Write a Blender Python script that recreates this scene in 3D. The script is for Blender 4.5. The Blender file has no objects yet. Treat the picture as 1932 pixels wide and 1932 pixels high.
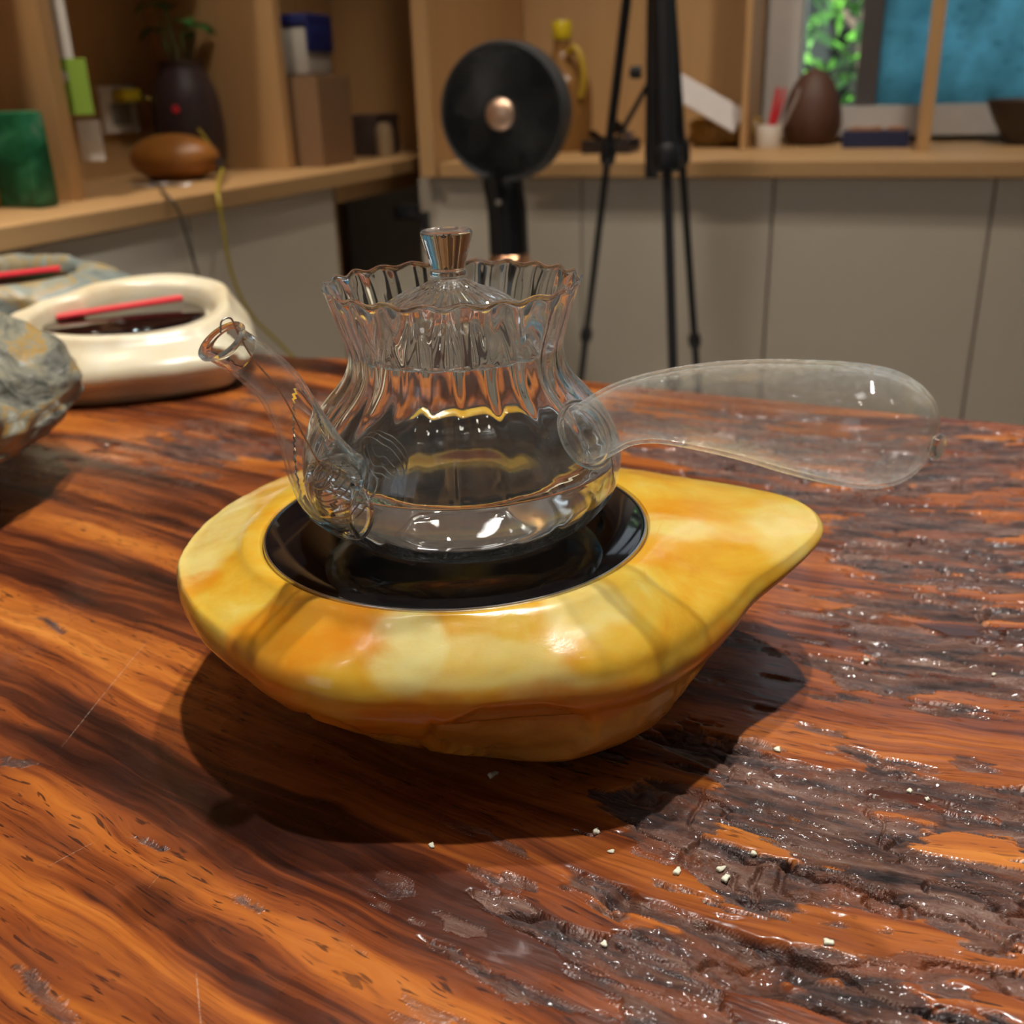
import bpy, bmesh, math, random
import numpy as np
from mathutils import Vector, Matrix, Euler

S = bpy.context.scene
COL = S.collection
PI = math.pi
random.seed(7)

# ------------------------------------------------------------------ camera, world, lights
TILT, ROLL = math.radians(22.6), math.radians(1.78)
cam_d = bpy.data.cameras.new('camera')
cam = bpy.data.objects.new('camera', cam_d)
COL.objects.link(cam)
_f = Vector((0, math.cos(TILT), -math.sin(TILT)))
_r0 = Vector((1, 0, 0))
_u0 = Vector((0, math.sin(TILT), math.cos(TILT)))
_r = _r0*math.cos(ROLL) - _u0*math.sin(ROLL)
_u = _u0*math.cos(ROLL) + _r0*math.sin(ROLL)
_m = Matrix((_r, _u, -_f)).transposed().to_4x4()
_m.translation = Vector((0, 0, .22))
cam.matrix_world = _m
cam_d.sensor_width = 36
cam_d.lens = 36
cam_d.clip_start = .01
cam_d.clip_end = 60
cam_d.dof.use_dof = True
cam_d.dof.focus_distance = .325
cam_d.dof.aperture_fstop = 13
S.camera = cam

world = bpy.data.worlds.new('world')
S.world = world
world.use_nodes = True
world.node_tree.nodes['Background'].inputs[0].default_value = (.80, .90, 1.0, 1)
world.node_tree.nodes['Background'].inputs[1].default_value = 1.0

S.view_settings.view_transform = 'Standard'
S.view_settings.look = 'None'
S.view_settings.gamma = 1
S.view_settings.use_curve_mapping = False
S.view_settings.exposure = 0.0
c = S.cycles
c.max_bounces = 20
c.transmission_bounces = 20
c.transparent_max_bounces = 24
c.glossy_bounces = 8
c.diffuse_bounces = 4
c.sample_clamp_indirect = 60
c.caustics_refractive = True
c.caustics_reflective = True
c.blur_glossy = 1.2
c.use_denoising = True


def spot(name, loc, target, watts, size, blend, radius, col=(1, .95, .88)):
    d = bpy.data.lights.new(name, 'SPOT')
    d.energy = watts
    d.spot_size = math.radians(size)
    d.spot_blend = blend
    d.shadow_soft_size = radius
    d.color = col
    o = bpy.data.objects.new(name, d)
    COL.objects.link(o)
    o.location = loc
    o.rotation_euler = (Vector(target) - Vector(loc)).to_track_quat('-Z', 'Y').to_euler()
    return o


# ceiling downlights of the room (ceiling at 1.95 m above the table top)
spot('downlight_key', (.10, .40, 1.90), (0, .38, 0), 124, 80, .5, .026, (1, .965, .91))
spot('downlight_second', (.28, .86, 1.90), (.05, .40, 0), 100, 80, .5, .03, (1, .965, .91))
spot('downlight_left', (-.80, 1.25, 1.90), (-1.05, 1.62, 0), 108, 78, .8, .05, (1, .87, .70))
spot('downlight_right', (.66, 1.50, 1.90), (.90, 1.98, 0), 82, 82, .8, .05, (1, .90, .76))
spot('downlight_corner', (-.05, 1.62, 1.90), (-.12, 2.12, 0), 58, 78, .8, .05, (1, .90, .76))
spot('downlight_rear_left', (-.70, -.35, 1.90), (-.70, -.30, 0), 2, 110, .7, .05, (1, .93, .82))
spot('downlight_rear_right', (.55, -.30, 1.90), (.55, -.25, 0), 2, 110, .7, .05, (1, .93, .82))
pl_ = bpy.data.lights.new('added_highlight_panel', 'AREA')  # unseen area light, added to give the teapot white reflections
pl_.shape = 'RECTANGLE'
pl_.size, pl_.size_y = .34, .20
pl_.energy = 1.5
pl_.color = (1, .97, .93)
plo = bpy.data.objects.new('added_highlight_panel', pl_)
COL.objects.link(plo)
plo.location = (-.42, .10, 1.93)
plo.rotation_euler = (0, 0, .4)
sun_d = bpy.data.lights.new('sun', 'SUN')
sun_d.energy = 11
sun_d.angle = math.radians(.6)
sun = bpy.data.objects.new('sun', sun_d)
COL.objects.link(sun)
sun.location = (0, -2, 8)
sun.rotation_euler = Vector((.25, .55, -.80)).to_track_quat('-Z', 'Y').to_euler()

# ------------------------------------------------------------------ the room's own axes (turned 21 degrees)
PS = math.radians(21)
LX, LY = math.cos(PS), -math.sin(PS)
DX, DY = math.sin(PS), math.cos(PS)
RZ = -PS


def room(l, d, z=0.):
    return Vector((l*LX + d*DX, l*LY + d*DY, z))


# ------------------------------------------------------------------ object helpers
def tag(o, label=None, cat=None, group=None, kind=None):
    if label: o['label'] = label
    if cat: o['category'] = cat
    if group: o['group'] = group
    if kind: o['kind'] = kind
    return o


def empty(name, loc, rz=0., label=None, cat=None, group=None):
    o = bpy.data.objects.new(name, None)
    o.empty_display_size = .02
    COL.objects.link(o)
    o.location = loc
    o.rotation_euler = (0, 0, rz)
    return tag(o, label, cat, group)


def link(name, me, mat, parent=None, loc=None, rz=0., smooth=True):
    o = bpy.data.objects.new(name, me)
    COL.objects.link(o)
    if mat is not None:
        if isinstance(mat, (list, tuple)):
            for m in mat: me.materials.append(m)
        else:
            me.materials.append(mat)
    if parent is not None: o.parent = parent
    if loc is not None: o.location = loc
    if rz: o.rotation_euler = (0, 0, rz)
    if smooth:
        me.polygons.foreach_set('use_smooth', [True]*len(me.polygons))
    return o


def npmesh(name, V, F, mat, parent=None, loc=None, rz=0., smooth=True):
    V = np.asarray(V, np.float32)
    F = np.asarray(F, np.int32)
    me = bpy.data.meshes.new(name)
    k = F.shape[1]
    me.vertices.add(len(V))
    me.vertices.foreach_set('co', V.ravel())
    me.loops.add(F.size)
    me.loops.foreach_set('vertex_index', F.ravel())
    me.polygons.add(len(F))
    me.polygons.foreach_set('loop_start', np.arange(0, F.size, k, dtype=np.int32))
    me.update(calc_edges=True)
    me.validate()
    return link(name, me, mat, parent, loc, rz, smooth)


def attr(o, name, vals):
    a = o.data.attributes.new(name, 'FLOAT', 'POINT')
    a.data.foreach_set('value', np.asarray(vals, np.float32).ravel())


class Bm:
    """collects shapes in one bmesh and links them as one mesh object"""
    def __init__(s):
        s.b = bmesh.new()

    def box(s, x0, x1, y0, y1, z0, z1, bev=0., rot=None):
        r = bmesh.ops.create_cube(s.b, size=1)
        vs = r['verts']
        bmesh.ops.scale(s.b, vec=(x1-x0, y1-y0, z1-z0), verts=vs)
        if bev:
            es = list({e for v in vs for e in v.link_edges})
            rr = bmesh.ops.bevel(s.b, geom=es, offset=bev, segments=2, affect='EDGES', profile=.6)
            vs = list({v for f in rr['faces'] for v in f.verts} | {v for v in vs if v.is_valid})
        m = Matrix.Translation(((x0+x1)/2, (y0+y1)/2, (z0+z1)/2))
        if rot is not None: m = m @ Euler(rot).to_matrix().to_4x4()
        bmesh.ops.transform(s.b, matrix=m, verts=[v for v in vs if v.is_valid])
        return s

    def tube(s, pts, rad, seg=12, cap=True):
        V, F = tube_mesh(pts, rad, seg)
        n0 = [s.b.verts.new(v) for v in V]
        for f in F: s.b.faces.new([n0[i] for i in f])
        if cap:
            s.b.faces.new([n0[i] for i in range(seg)][::-1])
            s.b.faces.new([n0[len(V)-seg+i] for i in range(seg)])
        return s

    def lathe(s, prof, seg=32, loc=(0, 0, 0), axis=None):
        V, F = lathe_mesh(prof, seg)
        M = Matrix.Translation(loc)
        if axis is not None:
            M = M @ Vector(axis).to_track_quat('Z', 'Y').to_matrix().to_4x4()
        n0 = [s.b.verts.new(M @ Vector(v)) for v in V]
        for f in F:
            try: s.b.faces.new([n0[i] for i in f])
            except ValueError: pass
        return s

    def build(s, name, mat, parent=None, loc=None, rz=0., smooth=True):
        bmesh.ops.remove_doubles(s.b, verts=s.b.verts, dist=1e-6)
        bmesh.ops.recalc_face_normals(s.b, faces=s.b.faces)
        me = bpy.data.meshes.new(name)
        s.b.to_mesh(me)
        s.b.free()
        o = link(name, me, mat, parent, loc, rz, smooth)
        if smooth:
            mod = None
            try:
                me.set_sharp_from_angle(angle=math.radians(38))
            except Exception:
                pass
        return o


def grid_faces(n, m, wrap_u=False):
    """n rows, m columns"""
    i = np.arange(n-1)[:, None]
    j = np.arange(m if wrap_u else m-1)[None, :]
    a = i*m + j
    b = i*m + (j+1) % m
    return np.stack([a, b, b+m, a+m], -1).reshape(-1, 4)


def tube_mesh(pts, rad, seg=12):
    P = np.asarray(pts, float)
    n = len(P)
    R = np.full(n, rad, float) if np.isscalar(rad) else np.asarray(rad, float)
    T = np.gradient(P, axis=0)
    T /= np.linalg.norm(T, axis=1)[:, None]
    up = np.array([0, 0, 1.]) if abs(T[0][2]) < .9 else np.array([1., 0, 0])
    A = np.cross(T[0], up); A /= np.linalg.norm(A)
    V = []
    t = np.linspace(0, 2*PI, seg, endpoint=False)
    for i in range(n):
        A = A - T[i]*(A @ T[i]); A /= np.linalg.norm(A)
        B = np.cross(T[i], A)
        V.append(P[i] + R[i]*(np.cos(t)[:, None]*A + np.sin(t)[:, None]*B))
    return np.concatenate(V), grid_faces(n, seg, True)


def lathe_mesh(prof, seg=32):
    P = np.asarray(prof, float)
    t = np.linspace(0, 2*PI, seg, endpoint=False)
    V = np.stack([P[:, 0:1]*np.cos(t), P[:, 0:1]*np.sin(t), np.repeat(P[:, 1:2], seg, 1)], -1).reshape(-1, 3)
    return V, grid_faces(len(P), seg, True)


def crom(P, k=8, closed=False):
    """Catmull-Rom through the rows of P"""
    P = np.asarray(P, float)
    if closed: Q = np.concatenate([P[-1:], P, P[:2]])
    else: Q = np.concatenate([2*P[:1]-P[1:2], P, 2*P[-1:]-P[-2:-1]])
    out = []
    t = np.linspace(0, 1, k, endpoint=False)[:, None]
    for i in range(1, len(Q)-2):
        a, b, cc, d = Q[i-1], Q[i], Q[i+1], Q[i+2]
        out.append(.5*((2*b) + (cc-a)*t + (2*a-5*b+4*cc-d)*t**2 + (3*b-a-3*cc+d)*t**3))
    if not closed: out.append(P[-1:])
    return np.concatenate(out)


# ------------------------------------------------------------------ numpy noise
def _hash(ix, iy, iz, seed):
    h = (ix.astype(np.uint32)*np.uint32(374761393) + iy.astype(np.uint32)*np.uint32(668265263)
         + iz.astype(np.uint32)*np.uint32(2147483647) + np.uint32(seed*974711+13))
    h = (h ^ (h >> np.uint32(13)))*np.uint32(1274126177)
    h = (h ^ (h >> np.uint32(16)))*np.uint32(2246822519)
    h = h ^ (h >> np.uint32(15))
    return (h & np.uint32(0xffffff)).astype(np.float64)/0xffffff


def noise2(x, y, seed=0):
    xi, yi = np.floor(x).astype(np.int64), np.floor(y).astype(np.int64)
    fx, fy = x-xi, y-yi
    u, v = fx*fx*fx*(fx*(fx*6-15)+10), fy*fy*fy*(fy*(fy*6-15)+10)
    z = np.zeros_like(xi)
    h = lambda a, b: _hash(xi+a, yi+b, z, seed)
    return (h(0, 0)*(1-u)+h(1, 0)*u)*(1-v) + (h(0, 1)*(1-u)+h(1, 1)*u)*v


def noise3(p, seed=0):
    x, y, z = p[..., 0], p[..., 1], p[..., 2]
    xi, yi, zi = [np.floor(a).astype(np.int64) for a in (x, y, z)]
    fx, fy, fz = x-xi, y-yi, z-zi
    s = lambda t: t*t*t*(t*(t*6-15)+10)
    u, v, w = s(fx), s(fy), s(fz)
    h = lambda a, b, q: _hash(xi+a, yi+b, zi+q, seed)
    lo = (h(0, 0, 0)*(1-u)+h(1, 0, 0)*u)*(1-v) + (h(0, 1, 0)*(1-u)+h(1, 1, 0)*u)*v
    hi = (h(0, 0, 1)*(1-u)+h(1, 0, 1)*u)*(1-v) + (h(0, 1, 1)*(1-u)+h(1, 1, 1)*u)*v
    return lo*(1-w)+hi*w


def fbm2(x, y, oct=4, seed=0, gain=.5):
    a, s, t = 1., 0., 0.
    for k in range(oct):
        s = s + a*noise2(x*2**k, y*2**k, seed+k*7); t += a; a *= gain
    return s/t


def fbm3(p, oct=4, seed=0, gain=.5):
    a, s, t = 1., 0., 0.
    for k in range(oct):
        s = s + a*noise3(p*2**k, seed+k*7); t += a; a *= gain
    return s/t


def smooth(a, b, x):
    t = np.clip((x-a)/(b-a), 0, 1)
    return t*t*(3-2*t)


# ------------------------------------------------------------------ materials
class NT:
    def __init__(s, name):
        s.m = bpy.data.materials.new(name)
        s.m.use_nodes = True
        s.t = s.m.node_tree
        s.n = s.t.nodes
        s.b = s.n['Principled BSDF']
        s.out = s.n['Material Output']

    def add(s, typ, **kw):
        n = s.n.new(typ)
        for k, v in kw.items(): setattr(n, k, v)
        return n

    def set(s, sock, v):
        if hasattr(v, 'links') or isinstance(v, bpy.types.NodeSocket): s.t.links.new(v, sock)
        else:
            if sock.type == 'RGBA' and len(v) == 3: v = (*v, 1)
            sock.default_value = v

    def P(s, **kw):
        for k, v in kw.items(): s.set(s.b.inputs[k.replace('_', ' ')], v)
        return s

    def obj(s, scale=(1, 1, 1), rot=(0, 0, 0)):
        tc = s.add('ShaderNodeTexCoord')
        mp = s.add('ShaderNodeMapping')
        mp.inputs['Scale'].default_value = scale
        mp.inputs['Rotation'].default_value = rot
        s.t.links.new(tc.outputs['Object'], mp.inputs[0])
        return mp.outputs[0]

    def attr(s, name):
        a = s.add('ShaderNodeAttribute')
        a.attribute_name = name
        return a.outputs['Fac']

    def vec(s, x, y, z):
        n = s.add('ShaderNodeCombineXYZ')
        for i, v in enumerate((x, y, z)): s.set(n.inputs[i], v)
        return n.outputs[0]

    def noise(s, vec, scale=5., detail=4., rough=.55, dist=0., col=False):
        n = s.add('ShaderNodeTexNoise')
        s.t.links.new(vec, n.inputs['Vector'])
        n.inputs['Scale'].default_value = scale
        n.inputs['Detail'].default_value = detail
        n.inputs['Roughness'].default_value = rough
        n.inputs['Distortion'].default_value = dist
        return n.outputs['Color' if col else 'Fac']

    def voro(s, vec, scale=5., feature='F1'):
        n = s.add('ShaderNodeTexVoronoi', feature=feature)
        s.t.links.new(vec, n.inputs['Vector'])
        n.inputs['Scale'].default_value = scale
        return n.outputs['Distance']

    def ramp(s, fac, stops, interp='LINEAR'):
        n = s.add('ShaderNodeValToRGB')
        r = n.color_ramp
        r.interpolation = interp
        while len(r.elements) < len(stops): r.elements.new(.5)
        for e, (p, cc) in zip(r.elements, stops):
            e.position = p
            e.color = (*cc, 1) if len(cc) == 3 else cc
        s.t.links.new(fac, n.inputs[0])
        return n.outputs[0]

    def step(s, fac, a, b, lo=0., hi=1.):
        n = s.add('ShaderNodeMapRange', interpolation_type='SMOOTHSTEP')
        s.set(n.inputs[0], fac)
        for i, v in zip((1, 2, 3, 4), (a, b, lo, hi)): n.inputs[i].default_value = v
        return n.outputs[0]

    def mix(s, fac, a, b, mode='MIX'):
        n = s.add('ShaderNodeMix', data_type='RGBA', blend_type=mode)
        s.set(n.inputs[0], fac)
        s.set(n.inputs[6], a)
        s.set(n.inputs[7], b)
        return n.outputs[2]

    def math(s, op, a, b=0.):
        n = s.add('ShaderNodeMath', operation=op)
        s.set(n.inputs[0], a)
        s.set(n.inputs[1], b)
        return n.outputs[0]

    def bump(s, h, strength=.5, dist=.001):
        n = s.add('ShaderNodeBump')
        s.t.links.new(h, n.inputs['Height'])
        n.inputs['Strength'].default_value = strength
        n.inputs['Distance'].default_value = dist
        s.t.links.new(n.outputs[0], s.b.inputs['Normal'])
        return n.outputs[0]


def plain(name, col, rough=.5, metal=0., var=.08, scale=40., **kw):
    """single-colour material with a faint procedural variation of tone and gloss"""
    n = NT(name)
    v = n.noise(n.obj(), scale, 3)
    lo = tuple(x*(1-var) for x in col)
    hi = tuple(min(1, x*(1+var)) for x in col)
    n.P(Base_Color=n.mix(v, lo, hi), Roughness=n.step(v, 0, 1, max(0, rough*.9), min(1, rough*1.1)), Metallic=metal, **kw)
    return n.m


def oak(name, axis='z', a=(.38, .215, .090), b=(.50, .305, .135)):
    n = NT(name)
    sc = {'z': (14, 14, .9), 'y': (14, .9, 14), 'x': (.9, 14, 14)}[axis]
    v = n.noise(n.obj(sc), 2.2, 6, .6, .6)
    w = n.noise(n.obj(tuple(q*6 for q in sc)), 3, 2)
    colr = n.mix(v, a, b)
    colr = n.mix(n.step(w, .62, .75, 0, .25), colr, tuple(x*.62 for x in a))
    n.P(Base_Color=colr, Roughness=.5)
    return n.m


M_oak = oak('oak_laminate')
M_oak_h = oak('oak_laminate_lengthwise', 'y')
M_oak_x = oak('oak_laminate_across', 'x')
M_oak_dark = oak('oak_interior', 'z', (.20, .115, .055), (.27, .165, .08))
M_door = plain('warm_grey_laminate', (.50, .445, .365), .42, var=.02)
M_black = plain('black_plastic', (.012, .012, .014), .38)
M_blackgloss = plain('black_gloss', (.008, .008, .011), .12)
M_matblack = plain('black_matte', (.016, .016, .018), .6)
M_copper = plain('copper', (.85, .50, .30), .28, 1.)
M_steel = plain('steel', (.62, .61, .58), .25, 1.)
M_white = plain('white_plastic', (.78, .77, .74), .45)
M_plaster = plain('painted_plaster', (.62, .60, .55), .85)
M_floor = plain('grey_tile', (.30, .28, .26), .35)
M_ceil = plain('white_ceiling', (.70, .68, .64), .9)


# ------------------------------------------------------------------ setting: room shell
def struct(name, bm, mat, smooth=False):
    o = bm.build(name, mat, None, (0, 0, 0), RZ, smooth)
    o['kind'] = 'structure'
    return o


ZF, ZC = -.75, 1.95
struct('floor', Bm().box(-1.75, 2.6, -3.0, 2.95, ZF-.06, ZF), M_floor)
struct('ceiling', Bm().box(-1.75, 2.6, -3.0, 2.95, ZC, ZC+.08), M_ceil)
struct('wall_left', Bm().box(-1.75, -1.58, -1.6, 2.95, ZF, ZC), M_plaster)
struct('wall_right', Bm().box(1.9, 2.05, -1.6, 2.95, ZF, ZC), M_plaster)
W = Bm()
W.box(-1.58, -1.25, -1.6, -1.45, ZF, ZC)
W.box(-.55, 1.9, -1.6, -1.45, ZF, ZC)
W.box(-1.25, -.55, -1.6, -1.45, ZF, .30)
W.box(-1.25, -.55, -1.6, -1.45, 1.45, ZC)
struct('wall_front', W, M_plaster)
W = Bm()
WL0, WL1, WZ0, WZ1 = -.36, 1.30, .085, 1.78
W.box(-1.58, WL0, 2.80, 2.95, ZF, ZC)
W.box(WL1, 1.9, 2.80, 2.95, ZF, ZC)
W.box(WL0, WL1, 2.80, 2.95, ZF, WZ0)
W.box(WL0, WL1, 2.80, 2.95, WZ1, ZC)
struct('wall_back', W, M_plaster)

# window: pale outer frame, dark sashes, one clear pane and blue frosted panes
M_frame = plain('pale_window_frame', (.50, .47, .45), .45)
M_sash = plain('dark_sash', (.07, .06, .058), .45)
win = empty('window_1', room(0, 0), RZ)
win['kind'] = 'structure'
fr = Bm()
fr.box(WL0, WL0+.078, 2.735, 2.86, WZ0, WZ1)
fr.box(WL1-.05, WL1, 2.735, 2.86, WZ0, WZ1)
fr.box(WL0+.078, WL1-.05, 2.735, 2.86, WZ0, WZ0+.066)
fr.box(WL0+.078, WL1-.05, 2.735, 2.86, WZ1-.05, WZ1)
fr.build('window_frame', M_frame, win, smooth=False)
gl = NT('clear_glass')
tr = gl.add('ShaderNodeBsdfTransparent')
gg = gl.add('ShaderNodeBsdfGlossy')
gg.inputs['Roughness'].default_value = .02
fz = gl.add('ShaderNodeFresnel')
fz.inputs[0].default_value = 1.45
mx = gl.add('ShaderNodeMixShader')
gl.t.links.new(fz.outputs[0], mx.inputs[0])
gl.t.links.new(tr.outputs[0], mx.inputs[1])
gl.t.links.new(gg.outputs[0], mx.inputs[2])
gl.t.links.new(mx.outputs[0], gl.out.inputs[0])
M_pane = gl.m
fg = NT('blue_frosted_film')
v = fg.noise(fg.obj((1, 1, 1)), 9, 4, .6)
v2 = fg.noise(fg.obj((3, 1, 5)), 14, 5, .65)
colr = fg.ramp(v, [(.3, (.22, .42, .48)), (.55, (.32, .58, .66)), (.75, (.42, .76, .90))])
colr = fg.mix(fg.step(v2, .56, .68, 0, .55), colr, (.03, .15, .22))
tl = fg.add('ShaderNodeBsdfTranslucent')
fg.t.links.new(colr, tl.inputs[0])
fg.P(Base_Color=(.10, .25, .30), Roughness=.5)
mx = fg.add('ShaderNodeMixShader')
mx.inputs[0].default_value = .16
fg.t.links.new(tl.outputs[0], mx.inputs[1])
fg.t.links.new(fg.b.outputs[0], mx.inputs[2])
fg.t.links.new(mx.outputs[0], fg.out.inputs[0])
M_frost = fg.m
zb, zt = WZ0+.066, WZ1-.05
for i, (x0, x1, film) in enumerate([(WL0+.078, -.149, 0), (-.102, .40, 1), (.447, .95, 1), (.997, WL1-.05, 1)]):
    p = Bm().box(x0, x1, 2.794, 2.798, zb, .80).build('pane', M_frost if film else M_pane, win, smooth=False)
    Bm().box(x0, x1, 2.794, 2.798, .847, zt).build('added_upper_pane', M_pane, win, smooth=False)  # unseen clear panes, added so the sky puts a sheen on the rough wood
    p['label'] = 'blue frosted pane' if film else 'clear pane with green leaves behind'
Bm().box(WL0+.078, WL1-.05, 2.772, 2.813, .80, .847, .003).build('sash_rail', M_sash, win, smooth=False)
for x in (-.149, .40, .95):
    Bm().box(x, x+.047, 2.770, 2.815, zb, zt, .003).build('sash', M_sash, win, smooth=False)

# ------------------------------------------------------------------ leafy tree outside the clear pane
lf = NT('leaf')
vv = lf.noise(lf.obj(), 6, 2)
colr = lf.ramp(vv, [(.3, (.035, .14, .015)), (.55, (.10, .34, .03)), (.75, (.24, .52, .08))])
lf.P(Base_Color=colr, Roughness=.32, Specular_IOR_Level=.7)
M_leaf = lf.m
M_bark = plain('grey_bark', (.12, .09, .06), .9, var=.3)
tree = empty('leafy_tree', room(-.2, 4.5, ZF), RZ, 'leafy green tree in sunlight outside the clear window pane', 'tree')
tb = Bm()
tb.tube([(0, 0, 0), (.03, .02, .5), (-.02, .03, 1.1), (.02, 0, 1.8), (0, .02, 2.4)], [.06, .05, .04, .03, .015], 10)
tb.build('trunk', M_bark, tree)
for k in range(6):
    a = k*1.1
    z = .5+k*.28
    Bm().tube([(0, .02, z), (.3*math.cos(a), .25*math.sin(a), z+.2), (.6*math.cos(a), .4*math.sin(a), z+.45)],
              [.02, .013, .005], 6).build('branch', M_bark, tree)
V, F = [], []
rng = np.random.default_rng(3)
for k in range(2400):
    cpt = np.array([rng.uniform(-.85, .75), rng.uniform(-.45, .6), rng.uniform(.25, 2.5)])
    if noise3((cpt*3.0)[None], 5)[0] < .43: continue
    ax = rng.normal(size=3); ax /= np.linalg.norm(ax)
    bx = np.cross(ax, rng.normal(size=3)); bx /= np.linalg.norm(bx)
    cx = np.cross(ax, bx)
    l, w = rng.uniform(.035, .07), rng.uniform(.014, .026)
    n0 = len(V)
    V += [cpt-ax*l, cpt-ax*l*.2+bx*w+cx*.004, cpt+ax*l, cpt-ax*l*.2-bx*w+cx*.004]
    F.append([n0, n0+1, n0+2, n0+3])
hb = Bm()
hb.box(-1.6, 1.6, .9, 1.3, 0, 2.9)
hedge = hb.build('dark_backdrop', plain('backdrop_dark_green', (.010, .016, .007), .9, var=.5, scale=6), None, room(-.2, 4.5, ZF), RZ, False)  # added dark backdrop, blocks the bright sky behind the leaves
hedge['kind'] = 'structure'
fo = npmesh('foliage', V, F, M_leaf, tree, smooth=False)
fo['kind'] = 'stuff'

# ------------------------------------------------------------------ left run: base cabinets, worktop, shelving
lb = empty('base_cabinet', room(-1.33, 1.2, ZF), RZ,
           'long low cabinet with warm grey flat doors and an open oak bay at the corner', 'cabinet')
OX, OY, OZ = -1.33, 1.2, ZF


def lbox(bm, x0, x1, y0, y1, z0, z1, bev=0.):
    return bm.box(x0-OX, x1-OX, y0-OY, y1-OY, z0-OZ, z1-OZ, bev)


k = Bm()
lbox(k, -1.56, -1.135, .25, 1.925, -.67, .039)
lbox(k, -1.53, -1.16, .25, 2.14, -.75, -.67)
k.build('carcass', M_oak_dark, lb, smooth=False)
for d0, d1 in ((.262, .679), (.682, 1.098), (1.101, 1.450), (1.454, 1.928)):
    k = Bm()
    lbox(k, -1.133, -1.113, d0, d1, -.66, .036, .0015)
    k.build('door', M_door, lb, smooth=False)
k = Bm()
lbox(k, -1.56, -1.12, 1.932, 1.95, -.67, .039)
k.build('bay_side', M_oak_dark, lb, smooth=False)
k = Bm()
lbox(k, -1.56, -1.545, 1.95, 2.75, -.67, .039)
k.build('bay_back', M_oak_dark, lb, smooth=False)
k = Bm()
lbox(k, -1.545, -1.12, 1.95, 2.62, -.67, -.65)
k.build('bay_floor', M_oak_dark, lb, smooth=False)
k = Bm()
lbox(k, -1.15, -1.118, 1.95, 2.60, .004, .039, .001)
k.build('top_rail', M_oak_h, lb, smooth=False)

wt = empty('worktop', room(-1.33, 1.3, .04), RZ, 'light oak worktop on the cabinet run along the left wall', 'worktop')
Bm().box(-.245, .235, -1.1, 1.48, 0, .03, .0015).build('worktop_slab', M_oak_h, wt, smooth=False)

sh = empty('open_shelving', room(-1.4, 1.6, .07), RZ, 'open light oak shelving with upright dividers on the left worktop', 'shelf')
k = Bm().box(-.165, -.15, -1.3, 1.18, 0, 1.55)
k.build('back_panel', M_oak, sh, smooth=False)
for d in (.55, 1.337, 1.975):
    Bm().box(-.15, .16, d-1.6, d-1.6+.027, 0, 1.55, .001).build('divider', M_oak, sh, smooth=False)
Bm().box(-.149, .385, 1.165, 1.18, 0, 1.55).build('back_panel', M_oak, sh, smooth=False)
Bm().box(-.165, .16, -1.3, 1.18, 1.55, 1.577, .001).build('top_board', M_oak_h, sh, smooth=False)
Bm().box(-.15, .14, -1.3, .377, .62, .642, .001).build('shelf_board', M_oak_h, sh, smooth=False)

# ------------------------------------------------------------------ right run
rb = empty('base_cabinet', room(.2, 2.45, ZF), RZ, 'low cabinet with wide warm grey doors under the window', 'cabinet')
Bm().box(-1.225, 1.25, -.265, .31, .08, .789).build('carcass', M_oak_dark, rb, smooth=False)
Bm().box(-1.20, 1.25, -.22, .28, 0, .08).build('plinth', M_oak_dark, rb, smooth=False)
for l0 in (-1.028, -.650, -.252, .148, .55, .95):
    l1 = {-1.028: -.653, -.650: -.256, -.252: .144, .148: .546, .55: .946, .95: 1.44}[l0]
    Bm().box(l0-.2, l1-.2, -.287, -.267, .09, .786, .0015).build('door', M_door, rb, smooth=False)
hg = Bm()
hg.box(-1.30, -1.245, -.275, -.255, .695, .725, .003)
hg.box(-1.262, -1.228, -.30, -.27, .70, .712, .003)
hg.box(-1.222, -1.206, -.305, -.287, .675, .715, .003)
hg.build('hinge', M_black, rb)['label'] = 'dark metal door hinge'
wr = empty('worktop', room(.2, 2.45, .04), RZ, 'light oak worktop running under the window on the right', 'worktop')
Bm().box(-1.165, 1.25, -.312, .29, 0, .03, .0015).build('worktop_slab', M_oak_x, wr, smooth=False)
rs = empty('open_shelving', room(.2, 2.6, .07), RZ, 'light oak tall side panel, back board and divider on the window worktop', 'shelf')
Bm().box(-1.205, -1.170, -.475, .13, -.0295, 1.577, .001).build('side_panel', M_oak, rs, smooth=False)
for l0, l1 in ((-1.169, -.86), (-.859, -.565)):
    Bm().box(l0, l1, .115, .13, 0, 1.55).build('back_panel', M_oak, rs, smooth=False)
Bm().box(-.577, -.563, -.10, .115, 0, 1.55, .001).build('return_panel', M_oak, rs, smooth=False)
Bm().box(-.200, -.173, -.20, .125, 0, 1.55, .001).build('divider', M_oak, rs, smooth=False)
Bm().box(-1.169, 1.2, -.20, .13, 1.55, 1.577, .001).build('top_board', M_oak_x, rs, smooth=False)

# ------------------------------------------------------------------ the slab table
GC = [.526, -.78, .324, -1.441, .756, -.069]


def grain(x, y):
    xc = np.clip(x, -.36, .36)
    gx = (y + GC[0]*xc + GC[1]*xc**2 + GC[2]*xc*y + GC[3]*xc**3 + GC[4]*xc**2*y + GC[5]*xc*y*y)
    return gx + (x-xc)*.1


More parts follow.
